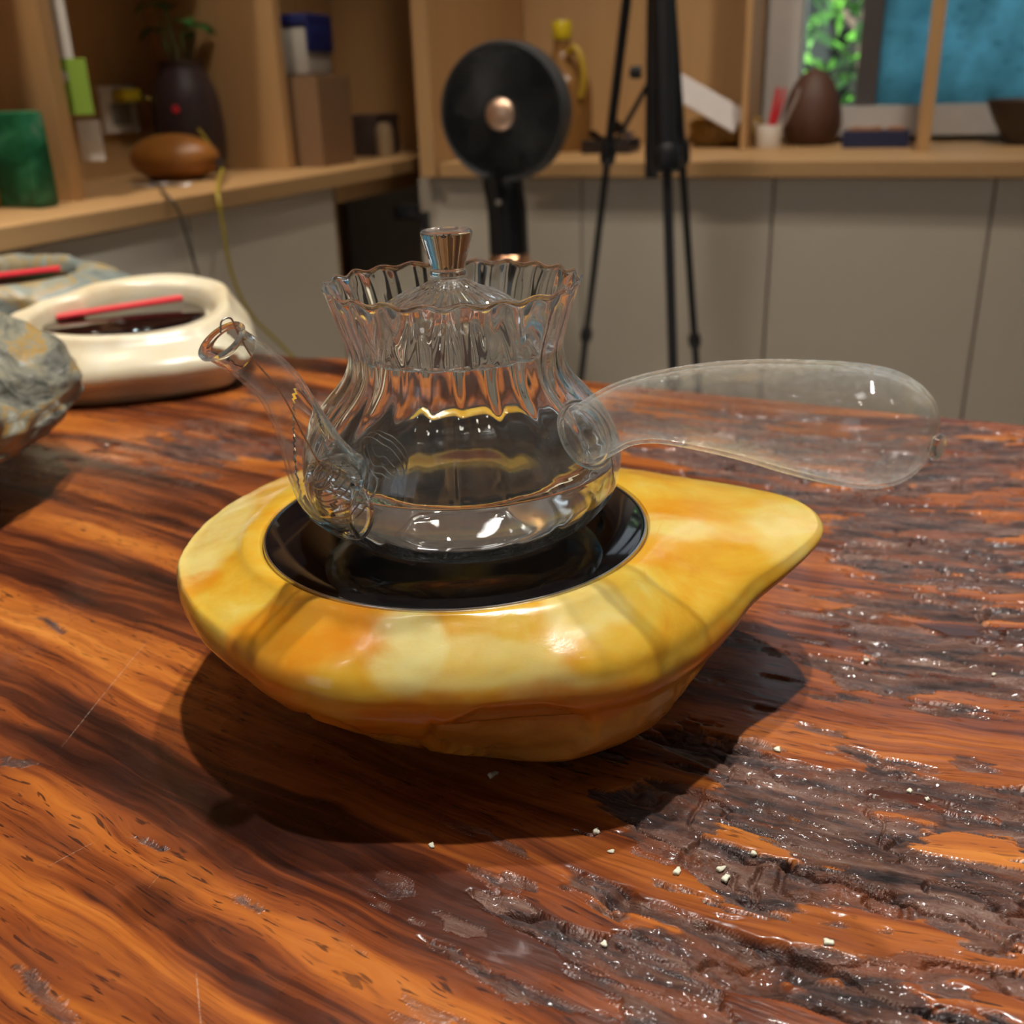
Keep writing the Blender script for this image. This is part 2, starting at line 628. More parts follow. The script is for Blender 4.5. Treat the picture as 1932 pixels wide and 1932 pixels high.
# outlines of the rough, bark-like areas on the table top (metres)
ROUGH = [
    [(.0752, .6312), (.30, .665), (.7, .50), (.7, .33), (.1898, .3247), (.1586, .3126), (.1433, .3237), (.1213, .3434), (.1241, .3677),
     (.1516, .4133), (.1649, .4906), (.1414, .5583), (.0712, .5964)],
    [(.0192, .2591), (.0536, .3083), (.0725, .3172), (.0919, .2938), (.1328, .2948), (.1679, .2784), (.5, .25), (.5, .18), (.1377, .2148),
     (.0897, .2167), (.0555, .2302), (.0342, .2442)],
    [(.01, .243), (.0182, .2449), (.0609, .2198), (.0741, .2135), (.0868, .2075), (.0791, .2007), (.0717, .2045), (.0384, .2188), (.0112, .2363)],
    [(-.0045, .2327), (.0092, .228), (.0532, .2182), (.0675, .2047), (.054, .1881), (.04, .17), (.0149, .2014), (.0012, .2146)],
    [(.0857, .2039), (.1351, .2092), (.5, .22), (.5, .15), (.1293, .1971), (.0966, .1949), (.0793, .1923)],
    [(.0686, .1927), (.1262, .1905), (.4, .17), (.4, .05), (.1205, .12), (.0627, .17)],
    [(-.3006, .7142), (-.146, .669), (-.138, .6253), (-.2265, .6233), (-.2844, .66)],
    [(-.2, .80), (.0, .76), (.20, .68), (.16, .64), (-.05, .70), (-.2, .77)]]
SCAR = [
    [(-.0299, .2206), (-.0208, .2164), (-.0104, .2086), (-.0006, .2003), (.0, .1969), (-.0034, .197), (-.0104, .2033), (-.0206, .2121)],
    [(-.0882, .2393), (-.0832, .2382), (-.0759, .2332), (-.0771, .2316), (-.0841, .235)],
    [(-.1265, .2663), (-.1211, .2655), (-.1117, .2597), (-.1148, .2588)],
    [(-.1408, .2146), (-.1355, .2126), (-.1246, .2033), (-.1141, .1943), (-.1211, .1945), (-.1317, .2036)],
    [(.0207, .197), (.0307, .1941), (.042, .1885), (.0313, .1889)],
    [(-.2203, .4197), (-.2153, .4194), (-.2008, .4061), (-.2028, .4033)],
    [(-.1894, .3129), (-.1805, .3102), (-.1716, .3072), (-.1783, .3051), (-.1865, .3064)]]


def sdf(poly, X, Y):
    """signed distance to a polygon, positive inside"""
    P = np.asarray(poly)
    d = np.full(X.shape, 1e9)
    ins = np.zeros(X.shape, bool)
    for (x0, y0), (x1, y1) in zip(P, np.roll(P, -1, 0)):
        ex, ey = x1-x0, y1-y0
        t = np.clip(((X-x0)*ex+(Y-y0)*ey)/(ex*ex+ey*ey), 0, 1)
        d = np.minimum(d, np.hypot(X-x0-t*ex, Y-y0-t*ey))
        cnd = (y0 > Y) != (y1 > Y)
        ins ^= cnd & (X < ex*(Y-y0)/(ey if abs(ey) > 1e-12 else 1e-12)+x0)
    return np.where(ins, d, -d)


def spaced(edges):
    out = []
    for a, b, st in edges:
        n = max(1, int(round((b-a)/st)))
        out.append(np.linspace(a, b, n, endpoint=False))
    return np.concatenate(out+[np.array([edges[-1][1]])])


xs = spaced([(-1.0, -.42, .012), (-.42, -.22, .0022), (-.22, -.12, .0011), (-.12, -.02, .00070), (-.02, .17, .00050), (.17, .26, .0010), (.26, .42, .0022), (.42, .75, .012)])
ys = spaced([(-.12, .15, .01), (.15, .185, .0012), (.185, .33, .00050), (.33, .48, .0009), (.48, .72, .0016), (.72, 1.0, .0025)])
edge_x = [-1.0, -.6, -.35, -.25, -.187, -.15, -.05, .10, .287, .3216, .3445, .50, .75]
edge_y = [1.30, 1.22, 1.05, .935, .905, .897, .855, .775, .679, .664, .651, .56, .40]
ey = np.interp(xs, edge_x, edge_y)
X = np.repeat(xs[None], len(ys), 0)
# rows keep their spacing near the camera and stretch towards the live edge
t0 = .60
Yr = np.repeat(ys[:, None], len(xs), 1)
w = np.clip((Yr-t0)/(1.0-t0), 0, 1)
ey_s = np.where(ey < .62, .62, ey)
Y = np.where(Yr <= t0, Yr, t0+w*(ey_s[None]-t0))
G = grain(X, Y)
SS = X - .35*(Y-.35)
warp = (fbm2(SS*16, G*40, 3, 11)-.5)*.012
fld = np.full(X.shape, -1.)
for i, p in enumerate(ROUGH):
    d = sdf(p, X, Y)
    fld = np.maximum(fld, d)
n_a = fbm2(SS*30+3, G*88, 4, 21)-.5
n_b = fbm2(SS*60+9, G*260, 3, 31)-.5
fld2 = np.clip(fld, -.04, .012) + n_a*.040 + n_b*.010
# islands of sound orange wood inside the rough areas
isl = fbm2(SS*17+7, (G+warp)*85, 5, 41)
fld2 = fld2 - np.clip(isl-.53, 0, 1)*.17
rough = smooth(-.0012, .0016, fld2)
sc = np.full(X.shape, -1.)
for p in SCAR: sc = np.maximum(sc, sdf(p, X, Y))
scar = smooth(-.0004, .0009, sc + (fbm2(X*500, Y*500, 2, 51)-.5)*.0022)
# stray flecks of bark in the sound wood, only on the rough side
flk = fbm2(SS*40+1, G*150, 3, 61)
near = smooth(-.06, -.005, fld)
fleck = smooth(.68, .72, flk)*near*(1-rough)
rough_z = np.maximum(smooth(-.0030, .0036, fld2), np.maximum(smooth(-.0008, .0016, sc), fleck*.6))
rough = np.maximum(rough, np.maximum(scar, fleck*.9))
# relief
pl = fbm2(SS*34, (G+warp)*62, 4, 71)
ter = np.floor(pl*9)/9
fr_ = pl*9-np.floor(pl*9)
ter = ter + smooth(.78, 1.0, fr_)/9
ob = (X*.80-Y*.42)          # cracks run at a slant to the grain
oc = (X*.52+Y*.86)
wp = (fbm2(X*60, Y*60, 3, 81)-.5)*.022
r1 = 1-np.abs(2*fbm2(ob*9, (oc+wp)*38, 2, 91)-1)
crack = smooth(.945, .990, r1)
r2 = 1-np.abs(2*fbm2(SS*24+4, (G+warp*.7)*85, 2, 101)-1)
crack2 = smooth(.950, .992, r2)
r3 = 1-np.abs(2*fbm2((X*.5+Y*.9+wp)*55, (X*.9-Y*.5)*30, 2, 107)-1)
crack3 = smooth(.955, .993, r3)
fine = fbm2(SS*130, G*270, 2, 111)
fib = fbm2(SS*60+2, (G+warp*.3)*330, 2, 115)
fine2 = fbm2(X*420, Y*420, 2, 113)
big = fbm2(X*22, Y*22, 2, 117)
crk_on = smooth(.40, .60, fbm2(X*14+5, Y*14, 2, 119))
hr = (-.0009 + (ter-.5)*.0030 + (big-.5)*.0020 - crack*.0034*crk_on - crack2*.0022*(.3+.7*crk_on)
      - crack3*.0018*crk_on + (fine-.5)*.0016 + (fine2-.5)*.00050 + (fib-.5)*.0012)
hs = (fbm2(SS*8, G*30, 2, 121)-.5)*.0005 + (fbm2(SS*90, G*420, 2, 131)-.5)*.00007
Z = hs*(1-rough_z) + hr*rough_z
Z = Z - smooth(.0, .004, sc)*.0012
# the stove's standing area stays flat
flat = smooth(.085, .062, np.hypot(X+.021, Y-.354))
Z = Z*(1-flat) + np.minimum(Z, -.0003)*flat
nr, nc = X.shape
top = np.stack([X, Y, Z], -1).reshape(-1, 3)
# side skirt and underside
per = np.concatenate([np.arange(nc), np.arange(1, nr)*nc+nc-1, (nr-1)*nc+np.arange(nc-2, -1, -1), np.arange(nr-2, 0, -1)*nc])
pv = top[per].copy()
bul = pv.copy(); bul[:, 2] = -.025
ctr = np.array([-.1, .5])
dv = bul[:, :2]-ctr
dv /= np.linalg.norm(dv, axis=1)[:, None]
bul[:, :2] += dv*.008
low = pv.copy(); low[:, 2] = -.065
low[:, :2] -= dv*.02
N0 = len(top); NP = len(per)
Vt = np.concatenate([top, bul, low])
Fm = grid_faces(nr, nc)
ii = np.arange(NP); jj = (ii+1) % NP
F1 = np.stack([per[jj], per[ii], N0+ii, N0+jj], -1)
F2 = np.stack([N0+jj, N0+ii, N0+NP+ii, N0+NP+jj], -1)
h = NP//2
ci = np.arange(1, h-1)
Fb = np.stack([N0+NP+ci, N0+NP+(NP-ci) % NP, N0+NP+(NP-ci-1) % NP, N0+NP+ci+1], -1)
Ft = np.concatenate([Fm, F1, F2, Fb])

tw = NT('varnished_burl_wood')
S_ = tw.attr('grain_s'); G_ = tw.attr('grain_g'); R_ = tw.attr('rough')
warpn = tw.noise(tw.vec(tw.math('MULTIPLY', S_, 5.), tw.math('MULTIPLY', G_, 14.), 0.), 1.6, 3, .5)
Gw = tw.math('ADD', G_, tw.math('MULTIPLY', tw.math('SUBTRACT', warpn, .5), .030))
gv = lambda a, b, cz=0.: tw.vec(tw.math('MULTIPLY', S_, a), tw.math('MULTIPLY', Gw, b), cz)
band = tw.noise(gv(2.2, 26.), 1., 4, .58, .3)
streak = tw.noise(gv(9., 210.), 1., 4, .6)
hair = tw.noise(gv(40., 900.), 1., 3, .6)
mixv = tw.math('ADD', tw.math('MULTIPLY', band, .74), tw.math('MULTIPLY', streak, .26))
sm = tw.ramp(mixv, [(.36, (.020, .0062, .0042)), (.44, (.075, .018, .0075)), (.50, (.20, .048, .012)),
                    (.57, (.37, .105, .018)), (.68, (.54, .19, .034))])
sm = tw.mix(tw.step(hair, .54, .70, 0, .38), sm, (.05, .014, .006))
pore = tw.noise(gv(85., 700., 3.), 1., 2, .5)
poreon = tw.noise(gv(5., 30., 8.), 1., 2, .5)
pm = tw.math('MULTIPLY', tw.step(pore, .60, .67), tw.step(poreon, .40, .56, .05, .85))
sm = tw.mix(pm, sm, (.028, .010, .007))
rv = tw.noise(gv(26., 150., 5.), 1., 5, .65)
rg = tw.ramp(rv, [(.32, (.016, .009, .008)), (.44, (.052, .025, .021)), (.52, (.115, .045, .027)), (.60, (.165, .080, .052)), (.70, (.30, .19, .14))])
redv = tw.noise(gv(16., 70., 9.), 1., 3, .6)
rg = tw.mix(tw.step(redv, .52, .64, 0, .75), rg, (.24, .065, .020))
colr = tw.mix(R_, sm, rg)
rn = tw.noise(gv(260., 1500., 4.), 1., 4, .65)
rn2 = tw.noise(tw.obj((1, 1, 1)), 900, 3, .6)
rr_ = tw.noise(tw.obj((1, 1, 1)), 30, 3, .6)
SCR = [(-.1690, .3128, -.1610, .4004, .00022), (-.1480, .2530, -.1360, .2650, .00020), (-.0830, .1905, -.0900, .2108, .00028), (-.1130, .2420, -.1110, .2490, .00016)]
oc_ = tw.obj((1, 1, 1))


def scratch(x0, y0, x1, y1, w):
    ln = math.hypot(x1-x0, y1-y0)
    ux, uy = (x1-x0)/ln, (y1-y0)/ln
    def dot(v):
        n = tw.add('ShaderNodeVectorMath', operation='DOT_PRODUCT')
        tw.t.links.new(oc_, n.inputs[0])
        n.inputs[1].default_value = v
        return n.outputs['Value']
    across = tw.math('ABSOLUTE', tw.math('SUBTRACT', dot((-uy, ux, 0)), -uy*x0+ux*y0))
    along = tw.math('ABSOLUTE', tw.math('SUBTRACT', dot((ux, uy, 0)), ux*(x0+x1)/2+uy*(y0+y1)/2))
    return tw.math('MULTIPLY', tw.step(across, w*.4, w, 1, 0), tw.step(along, ln*.30, ln*.5, 1, 0))


scr = None
for q in SCR:
    q_ = scratch(*q)
    scr = q_ if scr is None else tw.math('MAXIMUM', scr, q_)
scr = tw.math('MULTIPLY', scr, tw.step(rn2, .40, .58, .15, .8))
colr = tw.mix(tw.math('MULTIPLY', scr, .55), colr, (.50, .36, .27))
rgh = tw.math('ADD', tw.step(rr_, .3, .7, .22, .36), tw.math('MULTIPLY', R_, .10))
tw.P(Base_Color=colr, Roughness=rgh, Specular_IOR_Level=tw.step(R_, 0, 1, .30, .62), Coat_Weight=tw.step(R_, 0, 1, .32, .12), Coat_Roughness=.10)
spk = tw.noise(gv(130., 520., 2.), 1., 2, .5)
h1 = tw.math('MULTIPLY', tw.math('ADD', rn, tw.math('MULTIPLY', rn2, .45)), R_)
h2 = tw.math('ADD', tw.math('MULTIPLY', spk, .09), tw.math('MULTIPLY', hair, .05))
tw.bump(tw.math('ADD', h1, h2), .85, .0014)

table = empty('slab_table', (0, .6, ZF), 0,
              'thick live-edge wooden slab table, orange-brown and glossy with rough dark bark-like patches', 'table')
slab = npmesh('slab', Vt, Ft, tw.m, table, (0, -.6, -ZF))
padf = lambda A: np.concatenate([A.ravel(), A.ravel()[per], A.ravel()[per]])
attr(slab, 'grain_s', padf(SS))
attr(slab, 'grain_g', padf(G))
attr(slab, 'rough', padf(rough))
M_leg = oak('dark_leg_wood', 'z', (.07, .03, .015), (.12, .05, .022))
for x in (-.55, .30):
    Bm().box(x-.06, x+.06, -.35, .0, 0, .688, .006).build('leg', M_leg, table, smooth=False)


# ------------------------------------------------------------------ stone tea stoves: one builder for bowl-shaped stones
def ring_R(pts, cx, cy, n):
    P = np.asarray(pts, float) - np.array([cx, cy])
    a = np.arctan2(P[:, 1], P[:, 0]); r = np.hypot(P[:, 0], P[:, 1])
    o = np.argsort(a); a = a[o]; r = r[o]
    th = np.linspace(-PI, PI, n, endpoint=False)
    aa = np.concatenate([a-2*PI, a, a+2*PI]); rr = np.concatenate([r, r, r])
    R = np.interp(th, aa, rr)
    k = max(3, n//48)
    ker = np.hanning(2*k+3)[1:-1]; ker /= ker.sum()
    R = np.convolve(np.concatenate([R[-k:], R, R[:k]]), ker, 'valid')
    return th, R


# main stove
SX, SY, ZP = -.021, .354, .070
OUT = [(-.1260, .347), (-.1260, .365), (-.1215, .392), (-.1130, .420), (-.0985, .445), (-.062, .458), (-.015, .454), (.03, .443), (.0515, .436),
       (.079, .417), (.102, .401), (.118, .378), (.1180, .353), (.1035, .335), (.084, .319), (.0715, .301), (.055, .2825), (.0340, .2670),
       (.004, .2630), (-.035, .2630), (-.060, .2660), (-.094, .290), (-.1155, .317)]
NT_ = 384
th, Rq = ring_R(OUT, SX, SY, NT_)
bul = np.exp(-((th+.85)/.50)**2)
bl2 = np.exp(-((th+1.45)/.55)**2)
lft = np.exp(-((np.abs(th)-PI)/.9)**2)
nose = np.exp(-((th-.08)/.42)**2)
Rb = .042+.013*bul+.002*bl2
dfl = Rq-.0712
ze = .0475 + .013*nose + .0085*lft
rid = np.maximum(Rq-.022, .0712+.36*dfl)
one = np.ones(NT_)
cap = np.minimum(Rq, .100-.008*nose)
lf2 = np.exp(-((th+2.35)/.5)**2)
f1 = .70+.18*bul-.06*lft-.09*lf2
f2 = .36+.20*bul-.06*lft-.06*lf2
prof = [(.0700*one, .0600*one), (.0711*one, .0600*one), (.0713*one, .0672*one), (.0719*one, .0693*one), (.0735*one, .0700*one),
        (.0712+.2*dfl, .0692*one), (rid, .0664-.04*np.maximum(rid-.085, 0)), (Rq-.0055, .0600+.35*(ze-.050)), (Rq-.0012, ze+.0055*(1-.5*nose)), (Rq, ze-.001),
        (Rq-.0035-.010*nose, ze-.009), (Rb*(1-f1)+cap*f1, .0240*one), (Rb*(1-f2)+cap*f2, .0105*one), (Rb+.004, .0030*one), (Rb-.003, .0*one), (Rb*.5, .0006*one), (Rb*.05, .0006*one)]
PR = np.array([[r_, z_] for r_, z_ in prof])              # k,2,n
PS2 = crom(PR.reshape(len(PR), -1), 9).reshape(-1, 2, NT_)
nk = len(PS2)
Rg, Zg = PS2[:, 0], PS2[:, 1]
TH = np.repeat(th[None], nk, 0)
Xs, Ys = Rg*np.cos(TH), Rg*np.sin(TH)
P3 = np.stack([Xs, Ys, Zg], -1)
par = np.repeat(np.linspace(0, len(PR)-1, nk)[:, None], NT_, 1)
outer = smooth(4.2, 5.6, par)*smooth(14.2, 13.2, par)
lowm = smooth(9.2, 10.4, par)*smooth(14.0, 13.0, par)
disp = outer*((fbm3(P3*22+3, 3, 5)-.5)*.0036 + (fbm3(P3*75, 3, 9)-.5)*.0010)
disp += lowm*((fbm3(P3*np.array([60, 60, 120]), 4, 15)-.5)*.0022 - smooth(.93, .985, 1-np.abs(2*fbm3(P3*26+9, 2, 19)-1))*.0010)
# chipped scallop on the front face and a ledge beside it
fx, fz = Xs-.0185, Zg-.0315
el = np.sqrt((fx/.0265)**2+((fz)/.0165)**2) + (fbm3(P3*90, 2, 27)-.5)*.32
front = smooth(-.02, -.05, Ys)
scal = smooth(1.04, .93, el)*front*smooth(8.6, 9.4, par)
disp -= scal*(.0028 + (fbm3(P3*np.array([70, 70, 160]), 3, 29)-.5)*.0016)
nrm = np.stack([np.cos(TH)*.9, np.sin(TH)*.9, .35*np.sign(Zg-.04)], -1)
P3 = P3 + nrm*disp[..., None]
P3[..., 2] = np.maximum(P3[..., 2], 0.0)
stove = empty('tea_stove', (SX, SY, 0.0), 0, 'polished yellow stone tea stove with a round black hot plate under the glass teapot', 'tea stove')


def blob(x, y, z, r, sx=1., sy=1., sz=1.):
    d = np.sqrt(((P3[..., 0]-x)/sx)**2+((P3[..., 1]-y)/sy)**2+((P3[..., 2]-z)/sz)**2)
    d = d + (fbm3(P3*45, 3, 33)-.5)*r*1.1
    return smooth(r*1.15, r*.75, d)


org = np.maximum.reduce([
    blob(-.048, -.070, .060, .027, 1.25, .75, 1.0)*.95,
    blob(-.062, -.068, .044, .021, 1.6, 1.3, .45)*1.0,
    blob(.066, -.045, .048, .028, 1.5, .8, .35)*.9,
    blob(.010, -.087, .045, .034, 1.7, 1., .26)*.85,
    blob(-.030, -.088, .030, .020, 1.2, 1., .9)*.95,
    blob(.075, .005, .067, .022, 1.6, .45, 1.)*.45,
    blob(.062, -.028, .066, .017, 1.5, .8, 1.)*.5,
    blob(-.092, -.030, .058, .014, .8, .5, 1.)*.6])
crm = np.maximum.reduce([
    blob(-.013, -.082, .062, .016, .75, 1., 1.)*1.0,
    blob(.005, -.083, .058, .014, 2.2, 1., .5)*.6,
    blob(.042, -.066, .066, .014, 1.0, 1., 1.)*.7,
    blob(-.098, .012, .064, .026, .8, 1.6, 1.)*.75,
    blob(.125, .003, .058, .020, .8, 1.4, 1.)*.55,
    blob(.072, -.012, .066, .016, 1.5, .7, 1.)*.6,
    blob(.028, -.078, .052, .016, 1.5, 1., .5)*.7])
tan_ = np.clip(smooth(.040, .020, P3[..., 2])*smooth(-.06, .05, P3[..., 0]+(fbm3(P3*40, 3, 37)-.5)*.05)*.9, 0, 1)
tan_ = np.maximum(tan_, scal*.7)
body = npmesh('stone_body', P3.reshape(-1, 3), grid_faces(nk, NT_, True)[:, ::-1], None, stove)
attr(body, 'orange', org)
attr(body, 'cream', crm)
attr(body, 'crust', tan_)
ys_ = NT('yellow_jade_stone')
o1, c1, t1 = ys_.attr('orange'), ys_.attr('cream'), ys_.attr('crust')
n1 = ys_.noise(ys_.obj(), 28, 5, .6, .8)
n2 = ys_.noise(ys_.obj((1, 1, 2.2)), 60, 5, .62, .4)
n3 = ys_.noise(ys_.obj(), 900, 2, .5)
base = ys_.ramp(n1, [(.30, (.50, .225, .010)), (.46, (.555, .310, .024)), (.60, (.57, .375, .050)), (.75, (.59, .45, .12))])
base = ys_.mix(ys_.math('MULTIPLY', c1, ys_.step(n2, .25, .6, .55, 1.)), base, (.62, .52, .20))
base = ys_.mix(ys_.math('MULTIPLY', o1, ys_.step(n2, .25, .62, 1.0, .6)), base, (.56, .185, .005))
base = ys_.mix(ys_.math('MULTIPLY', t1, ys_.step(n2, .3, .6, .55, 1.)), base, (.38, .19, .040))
vein = ys_.step(ys_.voro(ys_.obj((1, 1, 1), (.3, .5, .2)), 17, 'DISTANCE_TO_EDGE'), .0, .006, .35, 0.)
base = ys_.mix(ys_.math('MULTIPLY', vein, ys_.step(n1, .4, .6)), base, (.56, .30, .05))
ys_.P(Base_Color=base, Roughness=ys_.math('ADD', ys_.step(n2, .3, .7, .16, .26), ys_.math('MULTIPLY', t1, .14)), Subsurface_Weight=.35,
      Subsurface_Radius=(1, .55, .15), Subsurface_Scale=.006, Coat_Weight=.3, Coat_Roughness=.08)
ys_.bump(ys_.math('ADD', ys_.math('MULTIPLY', n2, .7), ys_.math('MULTIPLY', n3, .12)), .16, .0008)
body.data.materials.append(ys_.m)

hp = NT('black_ceramic_glass')
hv = hp.noise(hp.obj(), 60, 4)
hp.P(Base_Color=(.0035, .0035, .0045), Roughness=hp.step(hv, .3, .7, .035, .075), Specular_IOR_Level=.6)
M_hot = hp.m
Bm().lathe([(.0001, ZP-.0002), (.050, ZP-.0002), (.0690, ZP-.0002), (.0697, ZP-.0006), (.0699, ZP-.0016), (.0699, ZP-.008), (.0001, ZP-.008)], 160).build('hot_plate', M_hot, stove)
Bm().lathe([(.0699, ZP-.0008), (.0702, ZP-.0002), (.0708, ZP-.0003), (.0711, ZP-.0010), (.0711, ZP-.006), (.0699, ZP-.006), (.0699, ZP-.0008)], 160).build('plate_rim', M_steel, stove)

# ------------------------------------------------------------------ the glass teapot
gt = NT('borosilicate_glass')
gt.n.remove(gt.b)
gb = gt.add('ShaderNodeBsdfGlass')
gb.inputs['Color'].default_value = (.985, .995, .99, 1)
gb.inputs['Roughness'].default_value = 0
gb.inputs['IOR'].default_value = 1.47
lw = gt.add('ShaderNodeLayerWeight')
lw.inputs[0].default_value = .5
hzp = gt.noise(gt.obj((3, 3, .7)), 160, 4, .7)
hf = gt.math('MULTIPLY', gt.step(hzp, .35, .75, .4, 1.5), gt.math('ADD', gt.math('MULTIPLY', gt.math('POWER', lw.outputs['Facing'], 4.), .13), .018))  # white haze, strongest at the edges, painted in for the pot's bright reflections
d1 = gt.add('ShaderNodeBsdfDiffuse')
d1.inputs[0].default_value = (.92, .95, .97, 1)
d2 = gt.add('ShaderNodeBsdfTranslucent')
d2.inputs[0].default_value = (.92, .95, .97, 1)
ms = gt.add('ShaderNodeMixShader')
gt.t.links.new(d1.outputs[0], ms.inputs[1])
gt.t.links.new(d2.outputs[0], ms.inputs[2])
mh = gt.add('ShaderNodeMixShader')
gt.t.links.new(hf, mh.inputs[0])
gt.t.links.new(gb.outputs[0], mh.inputs[1])
gt.t.links.new(ms.outputs[0], mh.inputs[2])
gt.t.links.new(mh.outputs[0], gt.out.inputs[0])
M_glass = gt.m


def thin_glass(name, haze0, haze1, edge=.5, hedge=1.):
    """blown thin-walled glass: light passes straight on, the share reflected grows towards grazing view, with a milky haze, raised at the edges to paint in their white gleam"""
    n = NT(name)
    n.n.remove(n.b)
    lw = n.add('ShaderNodeLayerWeight')
    lw.inputs[0].default_value = .5
    fc = lw.outputs['Facing']
    fr = n.math('ADD', n.math('MULTIPLY', n.math('POWER', fc, 4.5), .9), .04)
    t = n.add('ShaderNodeBsdfTransparent')
    n.t.links.new(n.mix(n.math('MULTIPLY', n.math('POWER', fc, 5.), edge), (.988, .993, .990), (.30, .32, .31)), t.inputs[0])
    g = n.add('ShaderNodeBsdfGlossy')
    hz = n.noise(n.obj(), 420, 4, .7)
    n.t.links.new(n.step(hz, .35, .75, .01, .06 if haze1 > .05 else .02), g.inputs['Roughness'])
    d = n.add('ShaderNodeBsdfTranslucent')
    d.inputs[0].default_value = (.90, .92, .88, 1)
    d2 = n.add('ShaderNodeBsdfDiffuse')
    d2.inputs[0].default_value = (.90, .92, .88, 1)
    ad = n.add('ShaderNodeMixShader')
    n.t.links.new(d.outputs[0], ad.inputs[1])
    n.t.links.new(d2.outputs[0], ad.inputs[2])
    m1 = n.add('ShaderNodeMixShader')
    n.t.links.new(fr, m1.inputs[0])
    n.t.links.new(t.outputs[0], m1.inputs[1])
    n.t.links.new(g.outputs[0], m1.inputs[2])
    m2 = n.add('ShaderNodeMixShader')
    n.t.links.new(n.math('MULTIPLY', n.step(hz, .35, .8, haze0, haze1), n.math('ADD', n.math('MULTIPLY', n.math('POWER', fc, 3.), hedge), .35)), m2.inputs[0])
    n.t.links.new(m1.outputs[0], m2.inputs[1])
    n.t.links.new(ad.outputs[0], m2.inputs[2])
    n.t.links.new(m2.outputs[0], n.out.inputs[0])
    return n.m

M_sglass = thin_glass('spout_glass', .02, .08, .3, 1.6)
wa = NT('water')
wa.n.remove(wa.b)
gb = wa.add('ShaderNodeBsdfGlass')
gb.inputs['Color'].default_value = (1, 1, 1, 1)
gb.inputs['Roughness'].default_value = 0
gb.inputs['IOR'].default_value = 1.333
wa.t.links.new(gb.outputs[0], wa.out.inputs[0])
M_water = wa.m

TX, TY = -.0177, .3495
pot = empty('glass_teapot', (TX, TY, ZP), 0, 'clear ribbed glass teapot with side handle and spout standing on the black hot plate', 'teapot')
PO = crom([(.0005, .0002), (.014, .0002), (.030, .0004), (.040, .0030), (.050, .0095), (.0552, .0165), (.0574, .0245), (.0566, .033), (.053, .0415), (.047, .0492),
           (.0415, .0552), (.0383, .0605), (.0372, .066), (.0376, .0705), (.0395, .0770), (.0416, .0838), (.0431, .0885)], 8)
PI_ = crom([(.0429, .0885), (.0404, .0838), (.0381, .0770), (.0362, .0705), (.0358, .066), (.0369, .0605), (.0401, .0552), (.0456, .0492), (.0516, .0415),
            (.0552, .033), (.0560, .0245), (.0537, .0172), (.0484, .0108), (.039, .0050), (.029, .0026), (.014, .0024), (.0005, .0024)], 8)
NF, NS = 22, 22*16
tt = np.linspace(0, 2*PI, NS, endpoint=False)


def fl_amp(z):
    return np.interp(z, [0, .004, .012, .030, .048, .060, .070, .080, .0885], [0, .00006, .00010, .00010, .00016, .00022, .00022, .00024, .00032])


jit = np.random.default_rng(5).uniform(.75, 1.25, NF)
jj_ = np.interp(tt, np.linspace(0, 2*PI, NF+1), np.append(jit, jit[0]))
lob_o = np.cos(NF*tt)*jj_
lob_i = (2*np.abs(np.cos(NF*tt/2+.5))**6-.6)*jj_
rimw = lambda z: smooth(.080, .0885, z)*.0006


def flute(prof, lobe, gain):
    r, z = prof[:, 0:1], prof[:, 1:2]
    rr = r + fl_amp(z)*gain*lobe[None]
    zz = z + rimw(z)*(np.cos(NF*tt+.6)*jj_)[None]
    return np.stack([rr*np.cos(tt)[None], rr*np.sin(tt)[None], zz], -1)


rim = crom([(.0431, .0885), (.0436, .0892), (.0438, .0897), (.0434, .0901), (.0430, .0897), (.0429, .0885)], 5)[1:-1]
A_ = flute(PO, lob_o, 1.0)
B_ = flute(rim, lob_o, 1.0)
C_ = flute(PI_, lob_i*-1., .85)
PB = np.concatenate([A_, B_, C_])
nb = len(PB)
Vb = PB.reshape(-1, 3)
Fb_ = grid_faces(nb, NS, True)
pbody = npmesh('body', Vb, Fb_, M_glass, pot)


def body_r(z):
    return np.interp(z, PO[8:, 1], PO[8:, 0])


def tube_frames(P):
    T = np.gradient(P, axis=0); T /= np.linalg.norm(T, axis=1)[:, None]
    A = np.cross(T[0], [0, 0, 1.]); A /= np.linalg.norm(A)
    As, Bs = [], []
    for t in T:
        A = A-t*(A @ t); A /= np.linalg.norm(A)
        As.append(A); Bs.append(np.cross(t, A))
    return T, np.array(As), np.array(Bs)


def snap_to_body(V, off):
    """push ring points out to the belly's outer surface"""
    V = V.copy()
    rb = body_r(V[:, 2]) + off
    rr = np.hypot(V[:, 0], V[:, 1])
    V[:, 0] *= rb/rr; V[:, 1] *= rb/rr
    return V


seg = 72
ct, st = np.cos(np.linspace(0, 2*PI, seg, endpoint=False)), np.sin(np.linspace(0, 2*PI, seg, endpoint=False))


def plane_pts(lst, ang):
    ca, sa = math.cos(ang), math.sin(ang)
    return np.array([(r_*ca, r_*sa, z_) for r_, z_ in lst])


